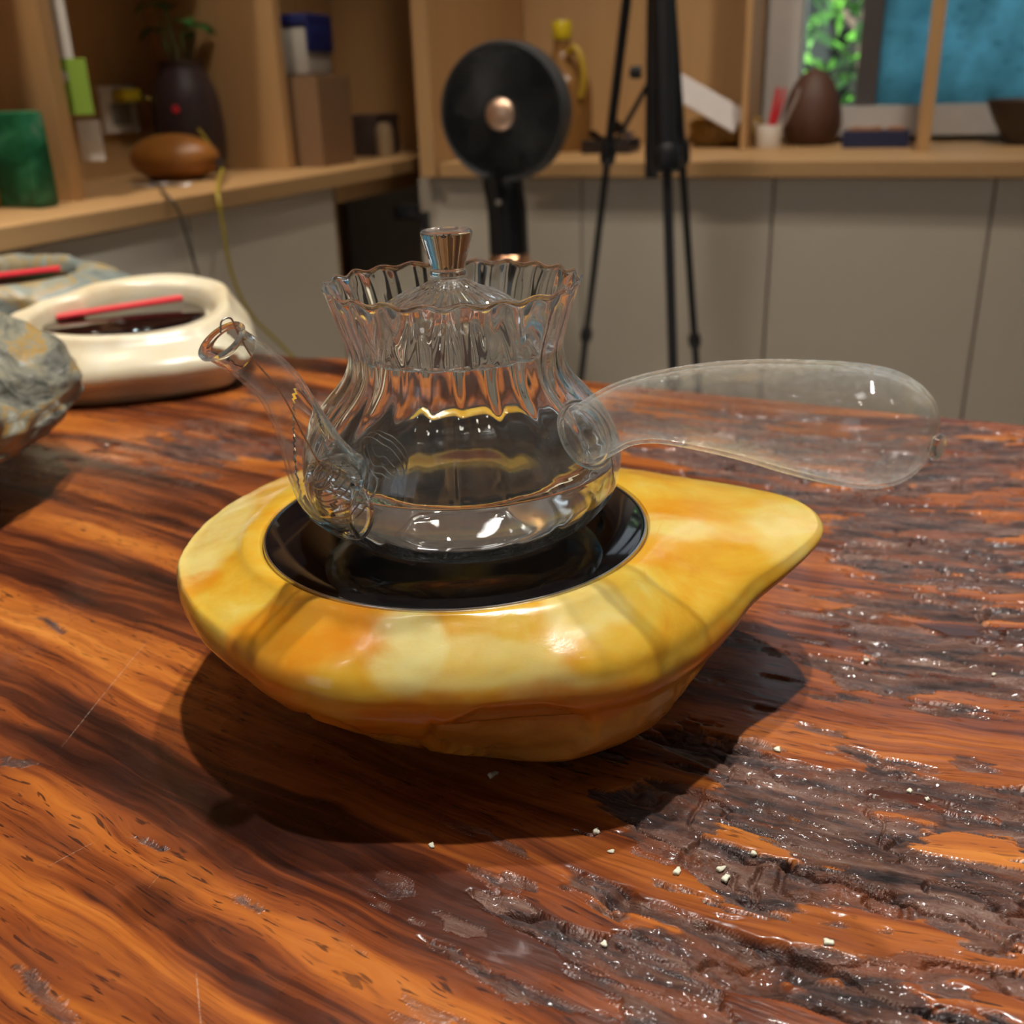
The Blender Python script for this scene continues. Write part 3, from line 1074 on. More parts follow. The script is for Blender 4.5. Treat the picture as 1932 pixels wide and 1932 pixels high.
# spout, in the upright plane 45 degrees forward of left
SA = math.radians(180+45)
sp_rz = [(.0462, .0250), (.0545, .0310), (.0600, .0400), (.0640, .0500), (.0675, .0590), (.0722, .0690), (.0790, .0770), (.0845, .0820), (.0880, .0850)]
sp_r = [.0152, .0135, .0112, .0090, .0077, .0070, .0067, .0064, .0066]
SPc = crom(plane_pts(sp_rz, SA), 7)
SPr = crom(np.array(sp_r)[:, None], 7)[:, 0]
T, A, B = tube_frames(SPc)
rows = []
for i in range(len(SPc)):
    rows.append(SPc[i]+SPr[i]*(ct[:, None]*A[i]+st[:, None]*B[i]))
rows[0] = snap_to_body(rows[0], .0002)
rows[1] = np.where((np.hypot(rows[1][:, 0], rows[1][:, 1]) < body_r(rows[1][:, 2])+.0004)[:, None], snap_to_body(rows[1], .0004), rows[1])
for q in range(2, 9):
    rows[q] = np.where((np.hypot(rows[q][:, 0], rows[q][:, 1]) < body_r(rows[q][:, 2])+.0004*q)[:, None], snap_to_body(rows[q], .0004*q), rows[q])
tipT = T[-1]
# pouring lip: the lower side runs out further than the upper side, the rim is rolled
up_dir = np.array([0, 0, 1.])
slant = lambda V, k_: V + tipT*(k_*((V-SPc[-1]) @ (np.cross(tipT, np.cross(up_dir, tipT)))/.0066))[:, None]
for q, kk in ((-1, -.0022), (-2, -.0014), (-3, -.0007)): rows[q] = slant(rows[q], kk)
lip = [slant(SPc[-1]+tipT*.0008+(SPr[-1]+.0009)*(ct[:, None]*A[-1]+st[:, None]*B[-1]), -.0024),
       slant(SPc[-1]+tipT*.0016+(SPr[-1]+.0007)*(ct[:, None]*A[-1]+st[:, None]*B[-1]), -.0024),
       slant(SPc[-1]+tipT*.0016+(SPr[-1]-.0003)*(ct[:, None]*A[-1]+st[:, None]*B[-1]), -.0024)]
inn = []
wall = np.interp(np.arange(len(SPc)), [0, 8, len(SPc)-1], [.0016, .0012, .0011])
for i in range(len(SPc)):
    inn.append(SPc[i]+(SPr[i]-wall[i])*(ct[:, None]*A[i]+st[:, None]*B[i]))
for q, kk in ((-1, -.0022), (-2, -.0014), (-3, -.0007)): inn[q] = slant(inn[q], kk)
inn[0] = snap_to_body(inn[0], .0003)
for q in range(1, 9):
    inn[q] = np.where((np.hypot(inn[q][:, 0], inn[q][:, 1]) < body_r(inn[q][:, 2])+.0004*q+.0002)[:, None], snap_to_body(inn[q], .0004*q+.0002), inn[q])
allr = rows+lip+inn[::-1]+[rows[0]]
Vs = np.concatenate(allr[:-1])
Fs = grid_faces(len(allr)-1, seg, True)
n_ = len(allr)-1
Fs = np.concatenate([Fs, np.stack([(n_-1)*seg+np.arange(seg), (n_-1)*seg+(np.arange(seg)+1) % seg, (np.arange(seg)+1) % seg, np.arange(seg)], -1)])
spout = npmesh('spout', Vs, Fs, [M_glass, M_sglass], pot)
mz = Vs[Fs].mean(1)
spout.data.polygons.foreach_set('material_index', ((np.hypot(mz[:, 0], mz[:, 1]) > .0640) & (np.linalg.norm(mz-SPc[-1], axis=1) > .0082)).astype(np.int32))

# handle, in the upright plane 40 degrees forward of right
HA = math.radians(-40)
hd_rz = [(.0545, .0452), (.0590, .0480), (.0690, .0545), (.0815, .0590), (.0971, .0618), (.1133, .0634), (.1284, .0639), (.1424, .0643), (.1510, .0645), (.1575, .0646), (.1617, .0645), (.1636, .0644)]
hd_r = [.0104, .0100, .0101, .0109, .0128, .0145, .0159, .0164, .0154, .0124, .0074, .0004]
HC = crom(plane_pts(hd_rz, HA), 8)
HR = np.maximum(crom(np.array(hd_r)[:, None], 8)[:, 0], .0003)
T, A, B = tube_frames(HC)
rows = [HC[i]+HR[i]*(ct[:, None]*A[i]+st[:, None]*B[i]) for i in range(len(HC))]
wl = np.interp(np.arange(len(HC)), [0, 10, len(HC)-1], [.0018, .0013, .0013])
lim = len(HC)-6
inn = [HC[i]+(HR[i]-wl[i])*(ct[:, None]*A[i]+st[:, None]*B[i]) for i in range(lim)]
# inner end of the bulb
e0 = HC[lim-1]
for kf in (.8, .55, .3, .02):
    ee = HC[lim-1]+(HC[-1]-T[-1]*.0013-HC[lim-1])*(1-kf**2)**.5
    inn.append(ee+max((HR[lim-1]-wl[lim-1])*kf, .0002)*(ct[:, None]*A[lim-1]+st[:, None]*B[lim-1]))
for q in range(0, 5):
    rows[q] = np.where((np.hypot(rows[q][:, 0], rows[q][:, 1]) < body_r(rows[q][:, 2])+.0003+.0003*q)[:, None], snap_to_body(rows[q], .0003+.0003*q), rows[q])
    inn[q] = np.where((np.hypot(inn[q][:, 0], inn[q][:, 1]) < body_r(inn[q][:, 2])+.0004+.0003*q)[:, None], snap_to_body(inn[q], .0004+.0003*q), inn[q])
Vh = np.concatenate(inn[::-1]+rows)
Fh = grid_faces(len(inn)+len(rows), seg, True)
M_hglass = thin_glass('hazy_handle_glass', .05, .24, .1, 2.0)
handle = npmesh('handle', Vh, Fh, M_hglass, pot)
# joint rings where handle and spout are fused on, and the sealed blow-hole pip at the handle's end
J = Bm()
q0 = rows[1]+(rows[1]-HC[1])*.06
J.tube(np.concatenate([q0, q0[:2]]), .0011, 10, False)
J.build('handle_joint', M_glass, handle)
Bm().lathe([(.0001, -.0016), (.0022, -.0012), (.0036, .0), (.0032, .0012), (.0018, .0019), (.0001, .0021)], 24,
           tuple(HC[-1]-T[-1]*.0002+np.array([-.0008, -.0026, -.001])), tuple(T[-1])).build('handle_pip', M_glass, handle)

# water: fills the body to a bit over half of the belly
WZ = .0290
wi = PI_[(PI_[:, 1] < WZ)]
wp_ = np.concatenate([[(.0004, WZ), (.030, WZ), (np.interp(WZ, PI_[::-1, 1], PI_[::-1, 0])-.0016, WZ), (np.interp(WZ, PI_[::-1, 1], PI_[::-1, 0])-.0003, WZ+.0006)], wi+np.array([-.00015, .00015])])
wp_[-1] = (.0004, wp_[-1][1])
wr_ = np.stack([wp_[:, 0:1]-(fl_amp(wp_[:, 1:2])*.85*lob_i[None])*smooth(.02, .03, wp_[:, 0:1]),], -1)[..., 0]
Vw = np.stack([wr_*np.cos(tt), wr_*np.sin(tt), np.repeat(wp_[:, 1:2], NS, 1)], -1).reshape(-1, 3)
water = npmesh('water', Vw, grid_faces(len(wp_), NS, True)[:, ::-1], M_water, None, (TX, TY, ZP))
tag(water, 'clear water filling the lower belly of the glass teapot', 'water', kind='stuff')

# lid: domed, resting inside the neck, with a flared knob
lid = empty('teapot_lid', (TX-.0012, TY, ZP+.0680), 0, 'clear glass domed teapot lid with a flared glass knob, sunk in the scalloped rim', 'lid')
lo = crom([(.0003, .0226), (.0045, .0224), (.0068, .0218), (.0110, .0196), (.0180, .0168), (.0255, .0118), (.0300, .0066), (.0326, .0022), (.0336, .0004)], 7)
li = crom([(.0334, -.0010), (.0318, .0004), (.0284, .0052), (.0242, .0098), (.0172, .0146), (.0105, .0174), (.006, .0190), (.0003, .0196)], 7)
lobl = np.cos(26*tt)
lp = np.concatenate([lo, crom([(.0336, .0004), (.0344, -.0004), (.0334, -.0010)], 4)[1:-1], li])
am = np.interp(lp[:, 0:1], [0, .010, .020, .034], [0, .0001, .00022, .0002])
sgn = np.where(np.arange(len(lp)) < len(lo)+4, 1., -1.)[:, None]
rl = lp[:, 0:1]+am*lobl[None]*.5
zl = lp[:, 1:2]+am*lobl[None]*sgn
npmesh('dome', np.stack([rl*np.cos(tt), rl*np.sin(tt), zl], -1).reshape(-1, 3), grid_faces(len(lp), NS, True)[:, ::-1], M_glass, lid)
kp = crom([(.0003, .0229), (.0040, .0229), (.0060, .0232), (.0063, .0242), (.0057, .0256), (.0060, .0275), (.0070, .0310), (.0082, .0352), (.0087, .0372), (.0084, .0383), (.0072, .0387), (.0040, .0386), (.0003, .0386)], 6)
Bm().lathe(kp, 64).build('knob', M_glass, lid)

# wire spring strainer lying across the spout mouth, its long wire tail hooked over the lip
M_wire = plain('spring_steel_wire', (.50, .47, .42), .25, 1.)
spr = empty('spring_strainer', (TX, TY, ZP), 0, 'coiled steel wire strainer inside the teapot spout with its tail up the spout', 'strainer')
c0 = plane_pts([(.0605, .0400)], SA)[0]
c1 = plane_pts([(.0490, .0265)], SA)[0]
ax = c1-c0; L_ax = np.linalg.norm(ax); ax /= L_ax
e1 = np.cross(ax, [0, 0, 1.]); e1 /= np.linalg.norm(e1)
e2 = np.cross(ax, e1)
tq = np.linspace(0, 8.5*2*PI, 420)
fq = tq/tq[-1]
rad = np.interp(fq, [0, .12, .4, 1], [.0006, .0040, .0076, .0112])
coil = c0 + ax*(L_ax*fq**1.1)[:, None] + rad[:, None]*(np.cos(tq)[:, None]*e1+np.sin(tq)[:, None]*e2)
V, F = tube_mesh(coil, .00032, 6)
npmesh('coil', V, F, M_wire, spr)
c2 = plane_pts([(.0330, .0330)], SA)[0]
tq = np.linspace(0, 3.2*2*PI, 200)
fq = tq/tq[-1]
ax2 = np.array([-.15, -.1, .98]); ax2 /= np.linalg.norm(ax2)
c20 = plane_pts([(.0400, .0300)], SA)[0]
dirv = c2-c20
rad = np.interp(fq, [0, .4, 1], [.0085, .0098, .0070])
f1 = np.cross(dirv, [0, 0, 1.]); f1 /= np.linalg.norm(f1)
f2 = np.cross(dirv, f1); f2 /= np.linalg.norm(f2)
coil2 = c20+dirv*fq[:, None]+np.array([.002, -.001, .006])+rad[:, None]*(np.cos(tq)[:, None]*f1+np.sin(tq)[:, None]*f2)
V, F = tube_mesh(coil2, .00030, 6)
npmesh('inner_coil', V, F, M_wire, spr)
tail = crom(np.concatenate([[c0], plane_pts([(.0655, .0520), (.0715, .0665), (.0800, .0795), (.0835, .0875), (.0850, .0915), (.0880, .0912), (.0888, .0880)], SA)]), 6)
V, F = tube_mesh(tail, .00028, 6)
npmesh('wire_tail', V, F, M_wire, spr)

# ------------------------------------------------------------------ other stones on the table
M_darkplate = plain('dark_red_plate_glass', (.010, .003, .003), .06)
M_red = plain('red_gloss_plastic', (.62, .03, .045), .3)


def bowl_stone(name, cx, cy, out, zt, ze, rb, hole, hz, amp, seed, mat, label, hole_pts=None, tiltfun=None, n=192, sh=(.2, .006, .45)):
    th, R = ring_R(out, cx, cy, n)
    one = np.ones(n)
    if hole_pts is not None: _, Hh = ring_R(hole_pts, cx, cy, n)
    else: Hh = one*hole
    zt_ = zt if tiltfun is None else tiltfun(th)
    zt_ = zt_*one
    Rbv = R*rb
    mid = (R+Hh)/2
    pf = [(Hh*.02, hz*one), (Hh*.6, hz*one), (Hh-.004, hz*one), (Hh-.001, hz+.003*one), (Hh, zt_-.012), (Hh+.004, zt_-.003), (Hh*.6+R*.4, zt_),
          (Hh*sh[0]+R*(1-sh[0]), zt_-sh[1]-.1*(zt_-ze)), (R-.003, ze+sh[2]*(zt_-ze)), (R, ze*one), (R-.008, ze*.62*one), (Rbv*.45+R*.55, ze*.30*one), (Rbv+.01, .0045*one), (Rbv, .0*one), (Rbv*.05, .0*one)]
    Q = crom(np.array([[a, b] for a, b in pf]).reshape(len(pf), -1), 6).reshape(-1, 2, n)
    TH = np.repeat(th[None], len(Q), 0)
    P = np.stack([Q[:, 0]*np.cos(TH), Q[:, 0]*np.sin(TH), Q[:, 1]], -1)
    pr = np.repeat(np.linspace(0, len(pf)-1, len(Q))[:, None], n, 1)
    on = smooth(3.8, 6, pr)*smooth(12.6, 11.5, pr)
    dsp = on*amp(P)
    P = P+np.stack([np.cos(TH), np.sin(TH), .6*np.sign(P[..., 2]-ze*.8)], -1)*dsp[..., None]
    P[..., 2] = np.maximum(P[..., 2], 0)
    root = empty(name, (cx, cy, 0), 0, label, 'tea stove')
    npmesh('stone_body', P.reshape(-1, 3), grid_faces(len(Q), n, True)[:, ::-1], mat, root)
    # dark hot plate inside the hollow
    hr_ = Hh-.006
    V = np.concatenate([np.stack([hr_*np.cos(th), hr_*np.sin(th), (hz+.001)*one], -1), np.stack([hr_*np.cos(th), hr_*np.sin(th), (hz+.005)*one], -1),
                        np.stack([hr_*.96*np.cos(th), hr_*.96*np.sin(th), (hz+.006)*one], -1), np.stack([hr_*.01*np.cos(th), hr_*.01*np.sin(th), (hz+.006)*one], -1)])
    npmesh('hot_plate', V, grid_faces(4, n, True), M_darkplate, root)
    return root


wn = NT('cream_stone')
v = wn.noise(wn.obj(), 14, 4, .6, .5)
wn.P(Base_Color=wn.ramp(v, [(.3, (.54, .42, .25)), (.5, (.61, .53, .37)), (.7, (.65, .59, .45))]), Roughness=.28, Subsurface_Weight=.5,
     Subsurface_Radius=(1, .7, .4), Subsurface_Scale=.014)
WOUT = [(-.405, .835), (-.395, .87), (-.370, .905), (-.335, .95), (-.305, .99), (-.275, 1.0), (-.240, .965), (-.212, .90), (-.199, .84), (-.200, .80), (-.222, .782),
        (-.27, .762), (-.32, .753), (-.37, .765), (-.40, .80)]
WH = [(-.372, .835), (-.345, .880), (-.310, .930), (-.275, .935), (-.245, .900), (-.236, .86), (-.255, .825), (-.30, .800), (-.345, .800)]
wtilt = lambda th: .060+.010*np.sin(th-.5)
bowl_stone('tea_stove', -.316, .862, [(x-.014, y) for x, y in WOUT], .060, .021, .78, .06, .044, lambda P: (fbm3(P*16, 3, 3)-.5)*.007, 3, wn.m,
           'smooth cream-white bean-shaped stone stove on the table behind the spout', [(x-.014, y) for x, y in WH], wtilt, sh=(.42, .005, .36))

gn = NT('grey_green_stone')
v = gn.noise(gn.obj(), 16, 5, .65, 1.)
gcol = gn.ramp(v, [(.35, (.11, .13, .115)), (.48, (.19, .21, .185)), (.56, (.28, .185, .06)), (.62, (.19, .22, .19)), (.75, (.34, .35, .29))])
gn.P(Base_Color=gcol, Roughness=.45)
gn.bump(v, .6, .004)
GOUT = [(-.70, 1.00), (-.66, .93), (-.55, .89), (-.45, .90), (-.385, .935), (-.355, .98), (-.37, 1.04), (-.43, 1.09), (-.52, 1.12), (-.63, 1.10), (-.69, 1.05)]
bowl_stone('tea_stove', -.52, 1.005, GOUT, .068, .040, .70, .098, .056, lambda P: (fbm3(P*22, 4, 8)-.5)*.020, 8, gn.m,
           'rough grey-green stone stove farthest back on the left of the table')


def red_strip(loc, rz, tilt, l, w, label):
    o = Bm().box(-l, l, -w, w, 0, .003, .001).build('flat_stick', M_red, None, loc, rz)
    o.rotation_euler = Euler((tilt[0], tilt[1], rz))
    return tag(o, label, 'stick')


red_strip((-.330, .882, .0530), .42, (0, -.05), .052, .009, 'flat red stick lying in the hollow of the cream stone stove')
red_strip((-.50, .985, .0650), .35, (0, -.04), .075, .010, 'flat red stick lying in the hollow of the grey-green stone stove')

# rough veined rock at the left edge
rk = NT('veined_rock')
rvv = rk.noise(rk.obj((1, 1, 2.0), (.4, .5, .3)), 13, 6, .62, 2.2)
rv2 = rk.noise(rk.obj((1, 1, 3.0), (.4, .5, .3)), 40, 4, .6, 1.)
rcol = rk.ramp(rvv, [(.33, (.040, .038, .028)), (.43, (.145, .14, .11)), (.50, (.24, .225, .16)), (.545, (.36, .21, .05)), (.59, (.23, .215, .15)), (.70, (.42, .41, .34))])
rcol = rk.mix(rk.step(rv2, .6, .7, 0, .5), rcol, (.42, .42, .38))
rk.P(Base_Color=rcol, Roughness=.34)
rk.bump(rv2, .7, .002)
nu, nv = 220, 130
u_ = np.linspace(0, 2*PI, nu, endpoint=False)[None]
v_ = np.linspace(.01, PI-.01, nv)[:, None]
sx_, sy_ = np.sin(v_)*np.cos(u_), np.sin(v_)*np.sin(u_)
sz_ = np.cos(v_)+0*u_
flatten = np.where(sz_ > 0, .062, .052)
bx_ = np.abs(np.sin(v_))**.6/np.maximum(np.abs(np.sin(v_)), 1e-6)
P = np.stack([.158*sx_*np.where(sz_ < 0, 1-.35*sz_**2, bx_**.35), .150*sy_*np.where(sz_ < 0, 1-.35*sz_**2, bx_**.35), .053+flatten*sz_], -1)
rot_c = np.array([[.8, .3, .5], [-.4, .9, .1], [-.45, -.3, .85]])
Pn = P @ rot_c
wv = fbm3(Pn*14, 3, 61)
rdg = 1-np.abs(2*fbm3(Pn*np.array([14, 14, 60])+wv[..., None]*2.2, 3, 63)-1)
dsp = (rdg-.6)*.009 + (fbm3(Pn*60, 3, 65)-.5)*.005 + (fbm3(Pn*11, 2, 67)-.5)*.02
P = P*(1+dsp/.11)[..., None]
P[..., 2] = np.maximum(P[..., 2], 0)
rock = npmesh('rock', P.reshape(-1, 3), grid_faces(nv, nu, True)[:, ::-1], rk.m, None, (-.420, .570, 0))
tag(rock, 'rough grey and ochre veined rock at the left edge before the cream stone', 'rock')

# ------------------------------------------------------------------ crumbs on the table
M_crumb = plain('pale_crumb', (.74, .72, .55), .7)
CR = [(-.0284, .2569, 'near the front edge of the stove shadow, alone on smooth wood'), (.0236, .2614, 'largest, at the tip of the stove shadow'),
      (.0275, .2522, 'just below the largest crumb'), (.0217, .2149, 'in the lower middle patch of dark bark'), (.0597, .2433, 'in the deep crack right of centre'),
      (.071, .2495, 'above the deep crack, in the rough hollow'), (.0832, .2132, 'bright and round, lower right'), (.1291, .2769, 'upper one of a pair in the right bark patch'),
      (.1331, .2721, 'lower one of a pair in the right bark patch'), (.0914, .3012, 'in the crack right of the stove base'), (.1417, .359, 'right of the stone nose on the far bark'),
      (.188, .3461, 'closest to the right edge of the picture'), (.0463, .2425, 'left of the deep crack'), (.0605, .2397, 'inside the deep crack, just below its neighbour'),
      (-.0094, .2924, 'in the dark shadow right under the stove')]


def ground_z(x, y):
    i = int(np.argmin(np.abs(ys-y))); j = int(np.argmin(np.abs(xs-x)))
    return float(Z[max(0, i-2):i+3, max(0, j-2):j+3].max())


for x, y, where in CR:
    b = bmesh.new()
    bmesh.ops.create_icosphere(b, subdivisions=2, radius=1)
    s_ = random.uniform(.0007, .0012)*(1.5 if 'largest,' in where else 1)
    e_ = random.uniform(1.1, 1.9)
    for v in b.verts:
        k_ = 1+.25*math.sin(v.co.x*4+x*900)+.2*math.sin(v.co.y*5+y*700)
        v.co = Vector((v.co.x*s_*e_*k_, v.co.y*s_*k_, v.co.z*s_*.8*k_))
    me = bpy.data.meshes.new('crumb')
    b.to_mesh(me); b.free()
    o = link('crumb', me, M_crumb, None, (x, y, ground_z(x, y)+s_*.45), random.uniform(0, 3))
    tag(o, 'tiny pale crumb '+where, 'crumb', 'pale crumbs on the table')

# ------------------------------------------------------------------ fan
FL, FD, FZ = -.728, 1.93, .174
fan = empty('pedestal_fan', room(FL, FD, ZF), RZ, 'black pedestal fan with round spiral grille and copper hub before the cabinets', 'fan')
fz0 = FZ-ZF
ring = Bm()
ring.lathe([(.112, .030), (.119, .034), (.1235, .022), (.1235, -.020), (.112, -.055), (.07, -.085), (.02, -.095), (.0005, -.095), (.0005, -.088), (.07, -.078), (.106, -.045), (.112, .030)], 64, (0, 0, fz0), (0, -1, 0))
ring.build('fan_housing', plain('charcoal_plastic', (.040, .042, .047), .5), fan)
V, F = [], []
for k in range(72):
    a0 = k*2*PI/72
    rr = np.linspace(.028, .114, 9)
    aa = a0+(rr-.028)*9.5
    pth = np.stack([rr*np.cos(aa), -.030-.012*np.sqrt(np.clip(1-(rr/.118)**2, 0, 1)), fz0+rr*np.sin(aa)], -1)
    v, f = tube_mesh(pth, .0011, 4)
    F.append(f+len(V)*len(v)); V.append(v)
gr_ = npmesh('grille', np.concatenate(V), np.concatenate(F), plain('charcoal_grille', (.030, .031, .034), .5), fan)
gr_['kind'] = 'stuff'
for k in range(7):
    a0 = k*2*PI/7
    rr = np.linspace(.02, .104, 7)
    V = []
    for q, r_ in enumerate(rr):
        wd = .34*math.sin(PI*min(1, .25+q/7))+.15
        for s2 in np.linspace(-wd, wd, 5):
            a = a0+s2+r_*3
            V.append((r_*math.cos(a), -.008-.016*s2, fz0+r_*math.sin(a)))
    npmesh('fan_blade', V, grid_faces(7, 5), M_matblack, fan)
Bm().lathe([(.0005, .052), (.012, .051), (.024, .047), (.030, .040), (.031, .030), (.0005, .030)], 40, (.0035, 0, fz0-.003), (0, -1, 0)).build('hub_cap', plain('brushed_copper', (.80, .55, .40), .38, .85), fan)
neck = crom([(-.012, .0, fz0-.105), (-.012, .006, fz0-.135), (-.008, .012, fz0-.185), (-.006, .012, fz0-.262)], 6)
Bm().tube(neck, np.interp(np.arange(len(neck)), [0, 8, len(neck)-1], [.040, .0385, .0390]), 28).build('neck', M_blackgloss, fan)
nk_ = bpy.data.objects['neck']
Bm().lathe([(.0005, .006), (.005, .006), (.0062, .004), (.0062, 0)], 20, (-.008, -.030, fz0-.159), (0, -1, 0)).build('button', M_steel, nk_)
Bm().lathe([(.038, .0), (.0405, .003), (.0405, .024), (.038, .027)], 40, (-.006, .012, fz0-.289)).build('neck_ring', M_copper, fan)
Bm().tube([(-.006, .012, fz0-.288), (-.006, .012, .03)], .022, 20).build('pole', M_blackgloss, fan)
Bm().lathe([(.0005, .0), (.100, 0), (.105, .006), (.102, .016), (.06, .028), (.03, .05), (.0005, .05)], 48, (-.006, .012, 0)).build('base', M_black, fan)

# ------------------------------------------------------------------ tripod
tp = empty('tripod', room(-.45, 1.90, ZF), RZ, 'tall black camera tripod standing right of the fan', 'tripod')
ap = (0, 0, .674-ZF)


def lp_(l, d, z): return (l+.45, d-1.90, z-ZF)


def lerp(a, b, t): return tuple(p+(q-p)*t for p, q in zip(a, b))


knees = []
for ft, ru, rl_ in ((lp_(-.665, 2.045, -.745), .0088, .0068), (lp_(-.325, 2.045, -.745), .0095, .0072), (lp_(-.298, 1.615, -.745), .0185, .0085)):
    tk = (.674-.10)/(.674+.745)
    kn = lerp(ap, ft, tk)
    ul = Bm().tube([lerp(ap, ft, .02), kn], ru, 12).build('upper_leg', M_black, tp)
    ll_ = Bm().tube([kn, lerp(ap, ft, .995)], rl_, 12).build('lower_leg', M_black, tp)
    d_ = Vector(ft)-Vector(ap)
    Bm().lathe([(.0005, -.02), (ru+.003, -.02), (ru+.006, -.012), (ru+.006, .014), (ru+.002, .022), (.0005, .022)], 16, kn, tuple(d_)).build('leg_lock', M_black, ul)
    k2 = lerp(ap, ft, .655 if ft[1] > 0 else .66)
    Bm().lathe([(.0005, -.014), (rl_+.004, -.012), (rl_+.006, 0), (rl_+.004, .012), (.0005, .014)], 16, k2, tuple(d_)).build('leg_knob', M_black, ll_)
    Bm().lathe([(.0005, -.012), (.012, -.01), (.013, .006), (.008, .014), (.0005, .014)], 16, ft, (0, 0, 1)).build('rubber_foot', M_matblack, ll_)
    Bm().tube([(0.012, 0, .235-ZF), lerp(ap, ft, .41)], .0048, 8).build('brace', M_black, tp)
Bm().tube([(0.012, -.01, .06-ZF), (0.004, 0, .76-ZF)], .0125, 16).build('center_column', M_black, tp)
Bm().lathe([(.0005, -.03), (.03, -.03), (.034, .0), (.03, .03), (.0005, .03)], 20, ap).build('collar', M_black, tp)
Bm().box(-.03, .03, -.03, .03, .755-ZF, .80-ZF, .006).build('head', M_black, tp)
Bm().lathe([(.0005, 0), (.010, 0), (.011, .012), (.008, .02), (.0005, .02)], 16, (-.010, -.012, .235-ZF), (-1, -.3, 0)).build('crank_knob', M_matblack, tp)

# ------------------------------------------------------------------ things on the left worktop
ZW = .070
pk = NT('green_pouch_print')
pv_ = pk.noise(pk.obj((1, 1, 1.4)), 16, 3, .5, .6)
pk.P(Base_Color=pk.ramp(pv_, [(.40, (.005, .075, .030)), (.50, (.008, .12, .052)), (.60, (.03, .20, .10)), (.70, (.16, .26, .18))]), Roughness=.35)
pouch = empty('tea_package', room(-1.262, 1.265, ZW), RZ-.12, 'dark green upright tea package at the far left of the shelf', 'package')
g0 = Bm().box(-.05, .05, -.02, .02, 0, .136, .008)
g0.build('pouch', pk.m, pouch)
Bm().box(-.05, -.034, -.0212, -.019, .03, .125, .001).build('label_strip', plain('greyish_label', (.16, .17, .18), .5, var=.4, scale=90), pouch)
Bm().box(-.0505, -.034, -.0213, -.019, .004, .03, .001).build('label_band', plain('ochre_label', (.42, .22, .02), .5), pouch)

# hanging cards on the divider edge
M_cardw = plain('white_card', (.66, .65, .63), .6)
M_cardg = plain('lime_card', (.27, .46, .06), .6)
cd = empty('hanging_card', room(-1.268, 1.372, .34), RZ+.25, 'tall card with a white top and lime green lower half hanging on the shelf divider', 'card')
Bm().box(.003, .040, -.001, .001, -.062, .10).build('card_top', M_cardw, cd, smooth=False)
Bm().box(.012, .058, -.0012, .0008, -.143, -.062).build('card_print', M_cardg, cd, smooth=False)
Bm().lathe([(.0002, .0004), (.0075, .0004), (.0085, 0)], 20, (.018, -.0014, -.088), (0, -1, 0)).build('round_mark', M_cardw, cd)
cd2 = Bm().box(.012, .050, -.001, .001, 0, .062, .0006).build('small_card', M_cardw, None, room(-1.268, 1.390, .127), RZ+.25, smooth=False)
tag(cd2, 'small white card hanging under the lime green card', 'card')

sk = empty('power_socket', room(-1.548, 1.838, .198), RZ, 'white wall socket plate on the shelf back panel behind the yellow plug', 'socket')
Bm().box(0, .009, -.052, .052, -.045, .045, .003).build('socket_plate', M_white, sk)
Bm().box(.009, .011, -.028, .030, -.030, .012, .002).build('socket_insert', plain('grey_socket_face', (.30, .29, .27), .5), sk)
yp = empty('power_plug', room(-1.537, 1.845, .224), RZ, 'yellow power plug in the wall socket with a long thin yellow cord', 'plug')
M_yellow = plain('yellow_plastic', (.48, .36, .015), .4)
M_ycord = plain('yellow_cord', (.36, .27, .03), .45)
Bm().box(0, .034, -.028, .022, -.012, .012, .005).build('plug_body', M_yellow, yp)
Bm().box(.004, .030, .022, .034, -.008, .008, .003).build('strain_relief', M_black, yp)
org_ = room(-1.537, 1.845, .224)
cp = [room(-1.52, 1.875, .224), room(-1.48, 1.90, .205), room(-1.40, 1.88, .170), room(-1.30, 1.80, .122), room(-1.22, 1.71, .092), room(-1.14, 1.585, .080), room(-1.083, 1.498, .066),
      room(-1.075, 1.490, .02), room(-1.078, 1.50, -.06), room(-1.070, 1.53, -.14), room(-1.055, 1.62, -.235), room(-1.02, 1.70, -.36), room(-1.0, 1.75, -.55), room(-1.0, 1.8, -.74)]
inv = Matrix.Rotation(-RZ, 3, 'Z')
cpl = [tuple(inv @ (p-org_)) for p in cp]
Bm().tube(crom(cpl, 8), .0035, 8).build('cord', M_ycord, yp)
Bm().tube([tuple(inv @ (room(-1.255, 1.755, .104)-org_)), tuple(inv @ (room(-1.215, 1.70, .0905)-org_))], .0075, 10).build('cord_clip', M_black, yp)

dc = Bm().tube(crom([room(-1.30, 1.60, .0765), room(-1.22, 1.53, .0765), room(-1.14, 1.43, .0765), room(-1.085, 1.375, .0735), room(-1.078, 1.385, .05), room(-1.08, 1.40, 0.), room(-1.082, 1.42, -.08), room(-1.08, 1.46, -.25), room(-1.06, 1.5, -.5), room(-1.05, 1.5, -.74)], 8), .0026, 8)
tag(dc.build('thin_cable', plain('brown_cable', (.10, .07, .045), .5)), 'thin brown cable running over the worktop edge beside the yellow cord', 'cable')
pp = NT('paper')
pp.P(Base_Color=(.66, .64, .66), Roughness=.7)
pa = empty('paper_sheet', room(-1.275, 1.60, ZW), RZ+.2, 'crumpled white paper slip lying before the orange stone on the worktop', 'paper')
V = []
for i in range(9):
    for j in range(5):
        V.append((-.055+i*.0137, -.022+j*.011, .0022+.0022*math.sin(i*1.3+j)+.001*math.cos(j*2.1)))
npmesh('sheet', V, grid_faces(9, 5), pp.m, pa)

